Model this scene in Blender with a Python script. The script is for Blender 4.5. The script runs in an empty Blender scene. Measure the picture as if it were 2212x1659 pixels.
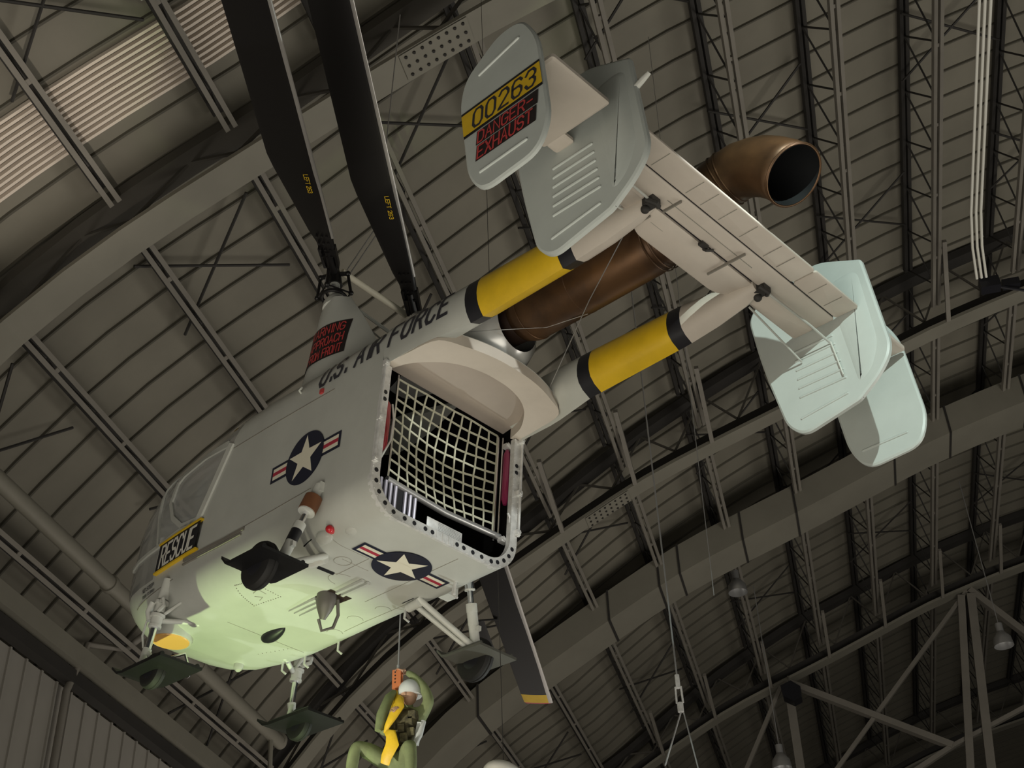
import bpy, bmesh, math, random
from mathutils import Vector, Matrix
from math import sin, cos, pi, radians, sqrt, atan2
random.seed(7)
SC = bpy.context.scene
COL = SC.collection

# ------------------------------------------------------------------ camera, world, lights, exposure
CAMR = [[0.968325, 0.172621, 0.180414], [0.247437, -0.56645, -0.786072], [-0.033497, 0.805814, -0.591221]]
cd = bpy.data.cameras.new('camera'); cam = bpy.data.objects.new('camera', cd); COL.objects.link(cam)
cd.sensor_width = 36.0; cd.lens = 2854.5/2212*36.0; cd.clip_end = 500
m = Matrix(CAMR).to_4x4(); m.translation = Vector((0, 0, 1.6)); cam.matrix_world = m
SC.camera = cam
HM = Matrix([[-0.859628, -0.504956, 0.077838], [0.506431, -0.86228, -0.000907], [0.067576, 0.03864, 0.996966]]).to_4x4(); HM.translation = Vector((-3.1759, 10.595, 7.8346))      # helicopter frame: x nose, y port, z up
def hw(x, y, z): return HM @ Vector((x, y, z))

w = bpy.data.worlds.new('hall_air'); SC.world = w; w.use_nodes = True
bg = w.node_tree.nodes['Background']; bg.inputs[0].default_value = (0.62, 0.64, 0.60, 1); bg.inputs[1].default_value = 0.04
SC.view_settings.view_transform = 'Standard'; SC.view_settings.look = 'None'
SC.view_settings.exposure = 0.0; SC.view_settings.gamma = 1.0; SC.view_settings.use_curve_mapping = False

def spot(name, loc, target, power, color, size=40, blend=.5, rad=.1):
    l = bpy.data.lights.new(name, 'SPOT'); l.energy = power; l.color = color
    l.spot_size = radians(size); l.spot_blend = blend; l.shadow_soft_size = rad
    o = bpy.data.objects.new(name, l); COL.objects.link(o); o.location = loc
    o.rotation_euler = (Vector(target)-Vector(loc)).to_track_quat('-Z', 'Y').to_euler()
    return o
def area(name, loc, target, power, color, sx, sy):
    l = bpy.data.lights.new(name, 'AREA'); l.energy = power; l.color = color; l.shape = 'RECTANGLE'; l.size = sx; l.size_y = sy
    o = bpy.data.objects.new(name, l); COL.objects.link(o); o.location = loc
    o.rotation_euler = (Vector(target)-Vector(loc)).to_track_quat('-Z', 'Y').to_euler()
    return o
# gallery lamps aimed at the aircraft, a spot added for the louvre, and the soft glow that the lit floor throws at the roof
spot('nose_uplight', hw(2.6, .35, -7.2), hw(3.0, .0, 0), 1850, (.76, 1.0, .46), 30, .75, .10)
spot('belly_uplight', hw(-.2, 1.2, -7.2), hw(.5, -.1, 0), 330, (1.0, .93, .68), 32, .7, .2)
spot('tail_spot', hw(-11.3, 7.1, 4.6), hw(-3.25, -2.0, 1.45), 4600, (.84, 1.0, .92), 16, .35, .05)
spot('rear_spot', hw(-9.0, 1.2, 3.4), hw(0, -.1, .85), 1500, (.95, 1.0, .96), 13, .5, .08)
spot('starboard_uplight', hw(.2, -7.5, -4.5), hw(1.6, -1.2, -.6), 850, (.92, 1.0, .95), 40, .6, .05)
spot('louvre_fill', (-2.0, 5.0, .5), (-10.6, 12.3, 17.5), 3600, (1.0, .90, .78), 15, .9, .1)  # added to brighten the louvre slats; no known fixture
spot('crewman_uplight', (-6.4, 10.0, 4.5), (-4.35, 13.1, 7.2), 620, (1.0, .97, .85), 26, .6, .05)
area('floor_glow_near', (-4, 5, .3), (-4, 12, 20), 1200, (1.0, .93, .80), 14, 10)
area('floor_glow_right', (14, 20, .3), (9, 26, 22), 3600, (1.0, .95, .84), 14, 14)
area('floor_glow_far', (-2, 34, .3), (0, 38, 20), 1500, (1.0, .92, .82), 26, 26)

# ------------------------------------------------------------------ materials
MT = {}
def mat(name, col, rough=.6, metal=0., noise=0., nscale=3., col2=None, spec=.5, bump=0., alpha=None, coat=0.):
    m = bpy.data.materials.new(name); m.use_nodes = True; nt = m.node_tree; b = nt.nodes['Principled BSDF']
    b.inputs['Roughness'].default_value = rough; b.inputs['Metallic'].default_value = metal
    b.inputs['Specular IOR Level'].default_value = spec; b.inputs['Base Color'].default_value = (*col, 1)
    b.inputs['Coat Weight'].default_value = coat
    if noise > 0 or bump > 0:
        tc = nt.nodes.new('ShaderNodeTexCoord'); n = nt.nodes.new('ShaderNodeTexNoise')
        n.inputs['Scale'].default_value = nscale; n.inputs['Detail'].default_value = 6; n.inputs['Roughness'].default_value = .6
        nt.links.new(tc.outputs['Object'], n.inputs['Vector'])
        if noise > 0:
            r = nt.nodes.new('ShaderNodeValToRGB'); c2 = col2 or tuple(c*(1-noise) for c in col)
            r.color_ramp.elements[0].color = (*c2, 1); r.color_ramp.elements[1].color = (*col, 1)
            r.color_ramp.elements[0].position = .3; r.color_ramp.elements[1].position = .62
            nt.links.new(n.outputs['Fac'], r.inputs[0]); nt.links.new(r.outputs[0], b.inputs['Base Color'])
        if bump > 0:
            bp_ = nt.nodes.new('ShaderNodeBump'); bp_.inputs['Strength'].default_value = bump; bp_.inputs['Distance'].default_value = .02
            nt.links.new(n.outputs['Fac'], bp_.inputs['Height']); nt.links.new(bp_.outputs[0], b.inputs['Normal'])
    if alpha is not None:
        b.inputs['Alpha'].default_value = alpha
    MT[name] = m; return m
mat('hull', (.53, .54, .50), .38, noise=.10, nscale=2.2)
mat('belly', (.56, .55, .49), .42, noise=.12, nscale=2.5)
mat('tailskin', (.60, .54, .47), .55, noise=.08, nscale=3)
mat('finskin', (.56, .60, .57), .42, noise=.07, nscale=3)
mat('yellow', (.80, .52, .02), .4, noise=.12, nscale=5)
mat('black', (.012, .012, .016), .45)
mat('navy', (.012, .015, .035), .35)
mat('cream', (.78, .74, .60), .5)
mat('redstripe', (.42, .03, .06), .5)
mat('redletter', (.55, .06, .06), .5)
mat('decalblack', (.02, .014, .014), .5)
mat('letter', (.03, .03, .04), .5)
mat('offwhite', (.74, .73, .66), .5)
mat('blade', (.008, .007, .007), .4)
mat('bladeedge', (.50, .48, .46), .35, .6)
mat('silver', (.80, .80, .78), .35, .25, noise=.25, nscale=14)
mat('chrome', (.80, .80, .82), .12, 1.)
mat('white', (.66, .67, .62), .45, noise=.08, nscale=6)
mat('rubber', (.010, .0095, .009), .7)
mat('paddark', (.005, .005, .006), .5, noise=.3, nscale=6)
mat('padgrey', (.10, .10, .085), .5)
mat('linkgrey', (.13, .115, .11), .5, .2)
mat('boot', (.22, .09, .04), .6, noise=.2, nscale=12)
mat('exhaust', (.15, .078, .035), .42, .55, noise=.55, nscale=1.6, col2=(.05, .028, .016))
mat('exhaustbore', (.012, .013, .014), .5)
mat('exhaustdark', (.035, .02, .014), .5, .4)
mat('nacelle', (.66, .66, .64), .25, .35, noise=.12, nscale=3)
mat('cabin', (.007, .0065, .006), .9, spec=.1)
mat('webpaint', (.075, .068, .056), .7)
mat('liner', (.44, .38, .33), .6, noise=.08, nscale=2)
mat('webbing', (.62, .62, .48), .7, noise=.15, nscale=14)
mat('redquilt', (.30, .02, .03), .25, coat=.5, noise=.3, nscale=9)
mat('seamline', (.30, .29, .25), .6)
mat('wine', (.26, .02, .08), .2, coat=.6)
mat('ribmetal', (.45, .43, .50), .3, .35)
mat('lens', (.85, .45, .12), .25)
mat('redlamp', (.55, .02, .03), .25)
mat('clearlamp', (.75, .75, .70), .08, alpha=.45)
mat('glass', (.46, .47, .45), .06, alpha=.58, coat=.5)
mat('green', (.20, .235, .105), .8, noise=.25, nscale=7, bump=.5)
mat('camo', (.14, .125, .06), .8, noise=1, nscale=14, col2=(.018, .014, .01), bump=.5)
mat('skin', (.42, .25, .16), .6)
mat('sling', (.78, .50, .02), .5, noise=.15, nscale=9, bump=.3)
mat('orange', (.55, .17, .06), .5)
mat('helmet', (.62, .64, .62), .3)
mat('steel', (.23, .212, .182), .6, noise=.15, nscale=1.2)
mat('deck', (.235, .218, .175), .65, noise=.22, nscale=.35)
mat('seam', (.10, .092, .072), .7)
mat('steeldark', (.034, .031, .028), .7, noise=.2, nscale=1.2)
mat('duct', (.27, .255, .21), .5, .1, noise=.12, nscale=.8)
mat('louver', (.80, .70, .60), .5)
mat('galv', (.5, .5, .5), .35, .7)
mat('wallpanel', (.34, .32, .285), .7, noise=.12, nscale=.6)

# ------------------------------------------------------------------ mesh helpers
def finish(name, me, m, parent=None, smooth=True, ang=38):
    if isinstance(m, (list, tuple)):
        for k in m: me.materials.append(MT[k])
    else: me.materials.append(MT[m])
    o = bpy.data.objects.new(name, me); COL.objects.link(o)
    if smooth:
        me.polygons.foreach_set('use_smooth', [True]*len(me.polygons)); me.set_sharp_from_angle(angle=radians(ang))
    if parent is not None: o.parent = parent
    return o
class MB:
    def __init__(s): s.v = []; s.f = []; s.mi = []
    def add(s, vs, fs, mi=0):
        n = len(s.v); s.v += [tuple(v) for v in vs]; s.f += [tuple(n+i for i in f) for f in fs]; s.mi += [mi]*len(fs); return s
    def box(s, c, d, M=None, mi=0):
        vs = [Vector((c[0]+sx*d[0]/2, c[1]+sy*d[1]/2, c[2]+sz*d[2]/2)) for sx in (-1, 1) for sy in (-1, 1) for sz in (-1, 1)]
        if M is not None: vs = [M @ v for v in vs]
        return s.add(vs, [(0, 1, 3, 2), (4, 6, 7, 5), (0, 4, 5, 1), (2, 3, 7, 6), (0, 2, 6, 4), (1, 5, 7, 3)], mi)
    def bar(s, a, b, wd, h, up=(0, 0, 1), mi=0):
        a = Vector(a); b = Vector(b); z = (b-a); L = z.length; z.normalize(); u = Vector(up)
        x = z.cross(u)
        if x.length < 1e-4: x = z.cross(Vector((1, 0, 0)))
        x.normalize(); y = x.cross(z)
        vs = [p + x*sx*wd/2 + y*sy*h/2 for p in (a, b) for sx, sy in ((-1, -1), (1, -1), (1, 1), (-1, 1))]
        return s.add(vs, [(0, 3, 2, 1), (4, 5, 6, 7), (0, 1, 5, 4), (1, 2, 6, 5), (2, 3, 7, 6), (3, 0, 4, 7)], mi)
    def tube(s, pts, r, n=12, cap=True, mi=0):
        pts = [Vector(p) for p in pts]; rs = r if isinstance(r, (list, tuple)) else [r]*len(pts)
        rings = []; px = None
        for i, p in enumerate(pts):
            t = (pts[min(i+1, len(pts)-1)]-pts[max(i-1, 0)]).normalized()
            if px is None: px = t.orthogonal().normalized()
            else:
                px = (px - t*px.dot(t)).normalized()
            py = t.cross(px)
            rings.append([p + (px*cos(a)+py*sin(a))*rs[i] for a in [2*pi*k/n for k in range(n)]])
        vs = [v for g in rings for v in g]; fs = []
        for i in range(len(rings)-1):
            for k in range(n): fs.append((i*n+k, i*n+(k+1) % n, (i+1)*n+(k+1) % n, (i+1)*n+k))
        if cap: fs.append(tuple(range(n-1, -1, -1))); fs.append(tuple((len(rings)-1)*n+k for k in range(n)))
        return s.add(vs, fs, mi)
    def loft(s, rings, closed=True, cap0=True, cap1=True, mi=0):
        n = len(rings[0]); vs = [v for g in rings for v in g]; fs = []
        for i in range(len(rings)-1):
            for k in range(n if closed else n-1): fs.append((i*n+k, i*n+(k+1) % n, (i+1)*n+(k+1) % n, (i+1)*n+k))
        if cap0: fs.append(tuple(range(n-1, -1, -1)))
        if cap1: fs.append(tuple((len(rings)-1)*n+k for k in range(n)))
        return s.add(vs, fs, mi)
    def ball(s, c, r, n=14, m=8, mi=0, sc=(1, 1, 1)):
        rings = []
        vs = [(c[0], c[1], c[2]-r*sc[2])]
        for i in range(1, m):
            a = -pi/2+pi*i/m
            for k in range(n): vs.append((c[0]+r*sc[0]*cos(a)*cos(2*pi*k/n), c[1]+r*sc[1]*cos(a)*sin(2*pi*k/n), c[2]+r*sc[2]*sin(a)))
        vs.append((c[0], c[1], c[2]+r*sc[2])); fs = []
        for k in range(n): fs.append((0, 1+(k+1) % n, 1+k))
        for i in range(m-2):
            for k in range(n): fs.append((1+i*n+k, 1+i*n+(k+1) % n, 1+(i+1)*n+(k+1) % n, 1+(i+1)*n+k))
        for k in range(n): fs.append((len(vs)-1, 1+(m-2)*n+k, 1+(m-2)*n+(k+1) % n))
        return s.add(vs, fs, mi)
    def build(s, name, m, parent=None, smooth=True, ang=38, fix=True):
        me = bpy.data.meshes.new(name); me.from_pydata(s.v, [], s.f)
        me.polygons.foreach_set('material_index', s.mi)
        if fix:
            b = bmesh.new(); b.from_mesh(me); bmesh.ops.recalc_face_normals(b, faces=b.faces); b.to_mesh(me); b.free()
        return finish(name, me, m, parent, smooth, ang)
def outline(pts, r, seg=5):
    """round the corners of a closed 2-D polygon; r one number or one per corner"""
    out = []; n = len(pts)
    for i in range(n):
        p = Vector(pts[i]); a = Vector(pts[i-1]); b = Vector(pts[(i+1) % n]); ri = r[i] if isinstance(r, (list, tuple)) else r
        if ri <= 0: out.append(tuple(p)); continue
        d1 = (a-p); d2 = (b-p); l1 = d1.length; l2 = d2.length; d = min(ri, l1*.48, l2*.48)
        p1 = p+d1/l1*d; p2 = p+d2/l2*d
        for k in range(seg+1):
            t = k/seg; out.append(tuple(p1*(1-t)**2+p*2*t*(1-t)+p2*t*t))
    return out
def inset(pts, d):
    """move a rounded outline towards its centroid by about d"""
    cx = sum(p[0] for p in pts)/len(pts); cy = sum(p[1] for p in pts)/len(pts); o = []
    n = len(pts)
    for i in range(n):
        a = Vector(pts[i-1]); b = Vector(pts[(i+1) % n]); t = (b-a); 
        if t.length < 1e-6: o.append(pts[i]); continue
        t.normalize(); nn = Vector((-t.y, t.x)); p = Vector(pts[i])
        if nn.dot(Vector((cx, cy))-p) < 0: nn = -nn
        o.append(tuple(p+nn*d))
    return o
def plate(mb, pts, th, bev, f, mi=0):
    """solid plate from an outline; f(u,v,w) puts it in space"""
    ins = inset(pts, bev)
    rings = [[f(u, v, -th/2) for u, v in ins], [f(u, v, -th/2+bev*.6) for u, v in pts], [f(u, v, th/2-bev*.6) for u, v in pts], [f(u, v, th/2) for u, v in ins]]
    mb.loft(rings, mi=mi); return mb
def tag(o, label, cat, group=None, kind=None):
    if label: o['label'] = label
    if cat: o['category'] = cat
    if group: o['group'] = group
    if kind: o['kind'] = kind
    return o
def empty(name, loc=(0, 0, 0), parent=None):
    o = bpy.data.objects.new(name, None); COL.objects.link(o); o.location = loc; o.empty_display_size = .2
    if parent is not None: o.parent = parent
    return o
def lab(o, t): o['label'] = t; return o

# ------------------------------------------------------------------ stroke lettering (4 wide x 6 high, cut corners)
GL = {'A': [[(0, 0), (2, 6), (4, 0)], [(.8, 2), (3.2, 2)]], 'C': [[(4, 1.2), (3, 0), (1, 0), (0, 1.2), (0, 4.8), (1, 6), (3, 6), (4, 4.8)]],
 'D': [[(0, 0), (0, 6), (2.8, 6), (4, 4.8), (4, 1.2), (2.8, 0), (0, 0)]], 'E': [[(4, 0), (0, 0), (0, 6), (4, 6)], [(0, 3), (3, 3)]],
 'F': [[(0, 0), (0, 6), (4, 6)], [(0, 3), (3, 3)]], 'G': [[(4, 4.8), (3, 6), (1, 6), (0, 4.8), (0, 1.2), (1, 0), (3, 0), (4, 1.2), (4, 2.8), (2.3, 2.8)]],
 'H': [[(0, 0), (0, 6)], [(4, 0), (4, 6)], [(0, 3), (4, 3)]], 'I': [[(2, 0), (2, 6)]], 'M': [[(0, 0), (0, 6), (2, 2.4), (4, 6), (4, 0)]],
 'N': [[(0, 0), (0, 6), (4, 0), (4, 6)]], 'O': [[(1, 0), (0, 1.2), (0, 4.8), (1, 6), (3, 6), (4, 4.8), (4, 1.2), (3, 0), (1, 0)]],
 'P': [[(0, 0), (0, 6), (3, 6), (4, 5.1), (4, 3.7), (3, 2.8), (0, 2.8)]], 'R': [[(0, 0), (0, 6), (3, 6), (4, 5.1), (4, 3.8), (3, 3), (0, 3)], [(2.2, 3), (4, 0)]],
 'S': [[(0, 1.2), (1, 0), (3, 0), (4, 1.2), (4, 2.2), (3, 3), (1, 3), (0, 3.9), (0, 4.8), (1, 6), (3, 6), (4, 4.8)]], 'T': [[(0, 6), (4, 6)], [(2, 0), (2, 6)]],
 'U': [[(0, 6), (0, 1.2), (1, 0), (3, 0), (4, 1.2), (4, 6)]], 'W': [[(0, 6), (1, 0), (2, 4), (3, 0), (4, 6)]], 'X': [[(0, 0), (4, 6)], [(0, 6), (4, 0)]],
 'L': [[(0, 6), (0, 0), (4, 0)]], 'V': [[(0, 6), (2, 0), (4, 6)]], 'Y': [[(0, 6), (2, 3), (4, 6)], [(2, 3), (2, 0)]], 'K': [[(0, 0), (0, 6)], [(4, 6), (0, 3), (4, 0)]],
 '.': [[(1.6, 0), (1.6, .8)]], '-': [[(.4, 3), (3.6, 3)]],
 '0': [[(1, 0), (0, 1.2), (0, 4.8), (1, 6), (3, 6), (4, 4.8), (4, 1.2), (3, 0), (1, 0)]],
 '2': [[(0, 4.8), (1, 6), (3, 6), (4, 4.8), (4, 3.8), (0, .2), (0, 0), (4, 0)]], '3': [[(0, 4.8), (1, 6), (3, 6), (4, 4.9), (4, 3.9), (3, 3.1), (1.8, 3.1)], [(3, 3.1), (4, 2.2), (4, 1.2), (3, 0), (1, 0), (0, 1.2)]],
 '6': [[(4, 5), (3, 6), (1, 6), (0, 4.8), (0, 1.2), (1, 0), (3, 0), (4, 1.2), (4, 2.4), (3, 3.3), (0, 3.3)]],
 '1': [[(1.2, 5), (2, 6), (2, 0)]], '7': [[(0, 6), (4, 6), (1.4, 0)]]}
ADV = {'I': 2.6, '.': 2.2, ' ': 3.4, 'M': 5.8, 'W': 5.8}
def text_mb(mb, s, f, h, stroke=.9, slant=0., wid=1., mi=0, maxseg=.12, adv=5.5, skip=None):
    """strokes as flat ribbons; f(u,v,w) maps metres along, up, out"""
    k = h/6.0; x = 0; 
    for ch in s:
        a = ADV.get(ch, adv)
        off = -1.0 if ch in 'I.' else 0
        for pl in GL.get(ch, []):
            P = [Vector(((x+(p[0]+off)*1.0)*k*wid+slant*p[1]*k, p[1]*k)) for p in pl]
            closed = (P[0]-P[-1]).length < 1e-6
            if closed: P = P[:-1]
            n = len(P); L = []; R = []; hw_ = stroke*k/2
            for i in range(n):
                pr = P[i-1] if (closed or i > 0) else None; nx = P[(i+1) % n] if (closed or i < n-1) else None
                d1 = (P[i]-pr).normalized() if pr is not None else None; d2 = (nx-P[i]).normalized() if nx is not None else None
                if d1 is None: d1 = d2
                if d2 is None: d2 = d1
                n1 = Vector((-d1.y, d1.x)); n2 = Vector((-d2.y, d2.x)); b = (n1+n2)
                if b.length < .3: b = n1.copy()
                b.normalize(); c = max(b.dot(n1), .45); p = P[i].copy()
                if not closed and i == 0: p = p-d1*hw_*.9
                if not closed and i == n-1: p = p+d1*hw_*.9
                L.append(p+b*hw_/c); R.append(p-b*hw_/c)
            m_ = n if closed else n-1
            for i in range(m_):
                j = (i+1) % n; a0, a1, b0, b1 = L[i], L[j], R[i], R[j]
                q = max(1, int(max((a1-a0).length, (b1-b0).length)/maxseg))
                for t in range(q):
                    t0 = t/q; t1 = (t+1)/q
                    c4 = [a0.lerp(a1, t0), a0.lerp(a1, t1), b0.lerp(b1, t1), b0.lerp(b1, t0)]
                    mb.add([f(c.x, c.y, 0) for c in c4], [(0, 1, 2, 3)], mi)
        x += a
    return x*k*wid
def patch(mb, u0, u1, v0, v1, f, w, nu=6, nv=6, mi=0):
    vs = [f(u0+(u1-u0)*i/nu, v0+(v1-v0)*j/nv, w) for i in range(nu+1) for j in range(nv+1)]
    fs = [(i*(nv+1)+j, (i+1)*(nv+1)+j, (i+1)*(nv+1)+j+1, i*(nv+1)+j+1) for i in range(nu) for j in range(nv)]
    return mb.add(vs, fs, mi)
def insignia(name, R, f, parent):
    """star and bars centred on (0,0); bars along u"""
    mb = MB(); e = .0025
    rc = R*1.14
    vs = [f(0, 0, e)]+[f(rc*q*cos(a), rc*q*sin(a), e) for q in (.5, 1) for a in [2*pi*k/48 for k in range(48)]]
    fs = [(0, 1+k, 1+(k+1) % 48) for k in range(48)]+[(1+k, 49+k, 49+(k+1) % 48, 1+(k+1) % 48) for k in range(48)]
    mb.add(vs, fs, 0)
    for s in (-1, 1):
        patch(mb, s*.6*R, s*2.125*R, -.375*R, .375*R, f, e*.9, 6, 4, 0)
        patch(mb, s*.9*R, s*2.0*R, -.25*R, .25*R, f, e*1.7, 6, 4, 1)
        patch(mb, s*.9*R, s*2.0*R, -.085*R, .085*R, f, e*2.4, 6, 2, 2)
    # blue of the disc over the inner ends of the bars
    vs = [f(0, 0, e*3)]+[f(rc*q*cos(a), rc*q*sin(a), e*3) for q in (.5, 1) for a in [2*pi*k/48 for k in range(48)]]
    mb.add(vs, fs, 0)
    st = [(R*1.02*(1 if k % 2 == 0 else .40)*sin(pi*k/5), R*1.02*(1 if k % 2 == 0 else .40)*cos(pi*k/5)) for k in range(10)]
    vs = [f(0, 0, e*4)]+[f(u, v, e*4) for u, v in st]
    mb.add(vs, [(0, 1+k, 1+(k+1) % 10) for k in range(10)], 1)
    return mb.build(name, ['navy', 'cream', 'redstripe'], parent, smooth=False, fix=False)

# ================================================================== HELICOPTER
heli = empty('helicopter'); heli.matrix_world = HM
tag(heli, 'grey twin-rotor rescue helicopter with open rear and yellow boom bands hanging from the ceiling', 'helicopter')
#        x     w     zb    zt    rb   rt
SECT = [(0.0, .955, .00, 2.14, .36, .27), (.6, .965, -.01, 2.18, .36, .33), (1.2, .97, -.02, 2.22, .36, .42), (1.9, .97, -.03, 2.24, .36, .42),
        (2.5, .965, -.06, 2.22, .37, .42), (3.0, .95, -.10, 2.14, .40, .44), (3.4, .93, -.11, 2.12, .44, .46), (3.8, .90, -.09, 2.12, .48, .50), (4.1, .87, -.03, 2.06, .52, .50),
        (4.35, .83, .06, 1.92, .52, .50), (4.55, .77, .18, 1.74, .5, .46), (4.70, .68, .32, 1.50, .44, .42), (4.80, .56, .46, 1.26, .34, .34), (4.86, .38, .62, 1.02, .19, .19)]
def sect(x):
    x = max(0, min(4.86, x))
    for a, b in zip(SECT, SECT[1:]):
        if x <= b[0]:
            t = (x-a[0])/(b[0]-a[0]); return [a[i]*(1-t)+b[i]*t for i in range(1, 6)]
def side_y(x, z):
    w_, zb, zt, rb, rt = sect(x)
    if z < zb+rb: q = min(1, (zb+rb-z)/rb); return w_-rb+rb*sqrt(max(0, 1-q*q))
    if z > zt-rt: q = min(1, (z-zt+rt)/rt); return w_-rt+rt*sqrt(max(0, 1-q*q))
    return w_
def belly_z(x, y):
    w_, zb, zt, rb, rt = sect(x); y = abs(y)
    if y > w_-rb: q = min(1, (y-w_+rb)/rb); return zb+rb-rb*sqrt(max(0, 1-q*q))
    return zb
def ring(x, d=0.):
    w_, zb, zt, rb, rt = sect(x); w_ -= d; zb += d; zt -= d; P = []
    for i in range(7): P.append((x, -(w_-rb)+2*(w_-rb)*i/6, zb))
    for i in range(1, 9): a = -pi/2+pi/2*i/8; P.append((x, w_-rb+rb*cos(a), zb+rb+rb*sin(a)))
    for i in range(1, 8): P.append((x, w_, zb+rb+(zt-rt-zb-rb)*i/8))
    for i in range(0, 9): a = pi/2*i/8; P.append((x, w_-rt+rt*cos(a), zt-rt+rt*sin(a)))
    for i in range(1, 6): P.append((x, (w_-rt)-2*(w_-rt)*i/6, zt))
    for i in range(0, 9): a = pi/2+pi/2*i/8; P.append((x, -(w_-rt)+rt*cos(a), zt-rt+rt*sin(a)))
    for i in range(7, 0, -1): P.append((x, -w_, zb+rb+(zt-rt-zb-rb)*i/8))
    for i in range(0, 8): a = pi+pi/2*i/8; P.append((x, -(w_-rb)+rb*cos(a), zb+rb+rb*sin(a)))
    return P
xs = []
for a, b in zip(SECT, SECT[1:]):
    n_ = max(1, int((b[0]-a[0])/.2)); xs += [a[0]+(b[0]-a[0])*k/n_ for k in range(n_)]
xs.append(4.86)
hb = MB(); hb.loft([ring(x) for x in xs], cap0=False)
me = bpy.data.meshes.new('hull'); me.from_pydata(hb.v, [], hb.f)
bm = bmesh.new(); bm.from_mesh(me); bmesh.ops.recalc_face_normals(bm, faces=bm.faces)
KL = .534
def cut(co, no):
    bmesh.ops.bisect_plane(bm, geom=bm.verts[:]+bm.edges[:]+bm.faces[:], plane_co=co, plane_no=no, dist=1e-4)
cut((2.53, 0, 1.75), (1, 0, KL)); cut((0, 0, .93), (0, 0, 1)); cut((3.82, 0, 0), (1, 0, 0)); cut((0, 0, .52), (0, 0, 1))
def is_glass(c):
    return c.x > 2.53+(1.75-c.z)*KL and (c.z > .93 or (c.x > 3.82 and c.z > .52))
bg_ = bm.copy()
bmesh.ops.delete(bm, geom=[f for f in bm.faces if is_glass(f.calc_center_median())], context='FACES')
bmesh.ops.delete(bg_, geom=[f for f in bg_.faces if not is_glass(f.calc_center_median())], context='FACES')
for f in bm.faces:
    f.material_index = 0
bm.to_mesh(me); bm.free(); hull = finish('fuselage_skin', me, 'hull', heli, ang=30)
me = bpy.data.meshes.new('canopy'); bg_.to_mesh(me); bg_.free(); canopy = lab(finish('canopy_glass', me, 'glass', heli, ang=30), 'clear curved cockpit glazing around the nose')
def fs(u, v, wv): return (u, side_y(u, v)+.006+wv, v)          # port side, u along x, v = z
def P3(x, z, o=.006): return (x, side_y(x, z)+o, z)

# canopy frames and RESCUE door panel
mb = MB()
def strip(pts, wd, o=.012, th=.02):
    """a raised strip that follows the port side through (x,z) points"""
    q = []
    for a, b in zip(pts, pts[1:]):
        for k in range(6): q.append((a[0]+(b[0]-a[0])*k/6, a[1]+(b[1]-a[1])*k/6))
    q.append(pts[-1])
    L = []
    for i, p in enumerate(q):
        a = Vector(q[max(0, i-1)]); b = Vector(q[min(len(q)-1, i+1)]); t = (b-a).normalized(); n = Vector((-t.y, t.x))*wd/2
        L.append([P3(p[0]+n.x, p[1]+n.y, 0), P3(p[0]+n.x, p[1]+n.y, o+th/2), P3(p[0]-n.x, p[1]-n.y, o+th/2), P3(p[0]-n.x, p[1]-n.y, 0)])
    return L
mb.loft(strip([(2.55, 1.74), (2.85, 1.18), (3.17, .58)], .10))
mb.build('door_post', 'white', heli)
mb = MB(); mb.loft(strip([(2.62, 1.76), (3.1, 1.80), (3.55, 1.76), (3.66, 1.70)], .08)); mb.loft(strip([(3.66, 1.70), (3.74, 1.45), (3.60, 1.2), (3.34, 1.0), (3.0, .95)], .06))
mb.loft(strip([(3.85, .93), (4.0, 1.4), (4.0, 1.75), (3.9, 1.98)], .035)); mb.loft(strip([(3.0, .95), (3.4, .955), (3.85, .93), (4.3, .93), (4.6, .93)], .045))
mb.build('door_frame', 'hull', heli)
def rpf(u, v, o):                                       # u 0..1 nose to tail along the panel, v 0..1 upwards
    z = .535+.365*v; xa = 3.74; xb = 2.90-.03*v; x = xa+(xb-xa)*u; return (x, side_y(x, z)+.030+o, z)
mb = MB(); patch(mb, 0, 1, 0, 1, rpf, .0, 14, 5); patch(mb, 0, 1, 0, 1, rpf, -.03, 14, 5)
rp = mb.build('rescue_panel', 'black', heli); lab(rp, 'black door panel with the word RESCUE')
mb = MB()
for z0 in (.905, .545):
    mb.loft(strip([(2.86, z0), (3.3, z0), (3.75, z0)], .022, .036, .01))
mb.build('yellow_trim', 'yellow', rp)
mb = MB(); text_mb(mb, 'RESCUE', lambda u, v, o: rpf(.10+u/.84, .16+v/.365, .004), .255, .75, 0, .52, maxseg=.05)
mb.build('rescue_lettering', 'offwhite', rp, smooth=False, fix=False)
def boom_rg(x):
    for a, b in zip(BST, BST[1:]):
        if x >= b[0]: t = (x-a[0])/(b[0]-a[0]); t = max(0, t); return [a[i]*(1-t)+b[i]*t for i in range(1, 5)]
    return list(BST[-1][1:])
BST = [(.0, .80, .16, 1.60, 2.125), (-.05, .80, .16, 1.60, 2.12), (-.7, .79, .155, 1.60, 2.11), (-1.3, .78, .15, 1.605, 2.10), (-2.4, .77, .14, 1.63, 2.06), (-2.75, .765, .13, 1.66, 2.02), (-3.1, .76, .10, 1.72, 1.96), (-3.25, .76, .07, 1.78, 1.93)]
BO0 = [(.86, 0), (.93, .09), (.97, .19), (.99, .31), (1.0, .44), (.98, .56), (.90, .72), (.70, .86), (.40, .96), (0, 1)]
BO1 = [(.30, 0), (.56, .09), (.77, .19), (.91, .31), (.98, .44), (.98, .56), (.90, .72), (.70, .86), (.40, .96), (0, 1)]
def bout(x): t = max(0, min(1, (-x-.55)/.6)); return [(p[0]*(1-t)+q[0]*t, p[1]) for p, q in zip(BO0, BO1)]
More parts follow.
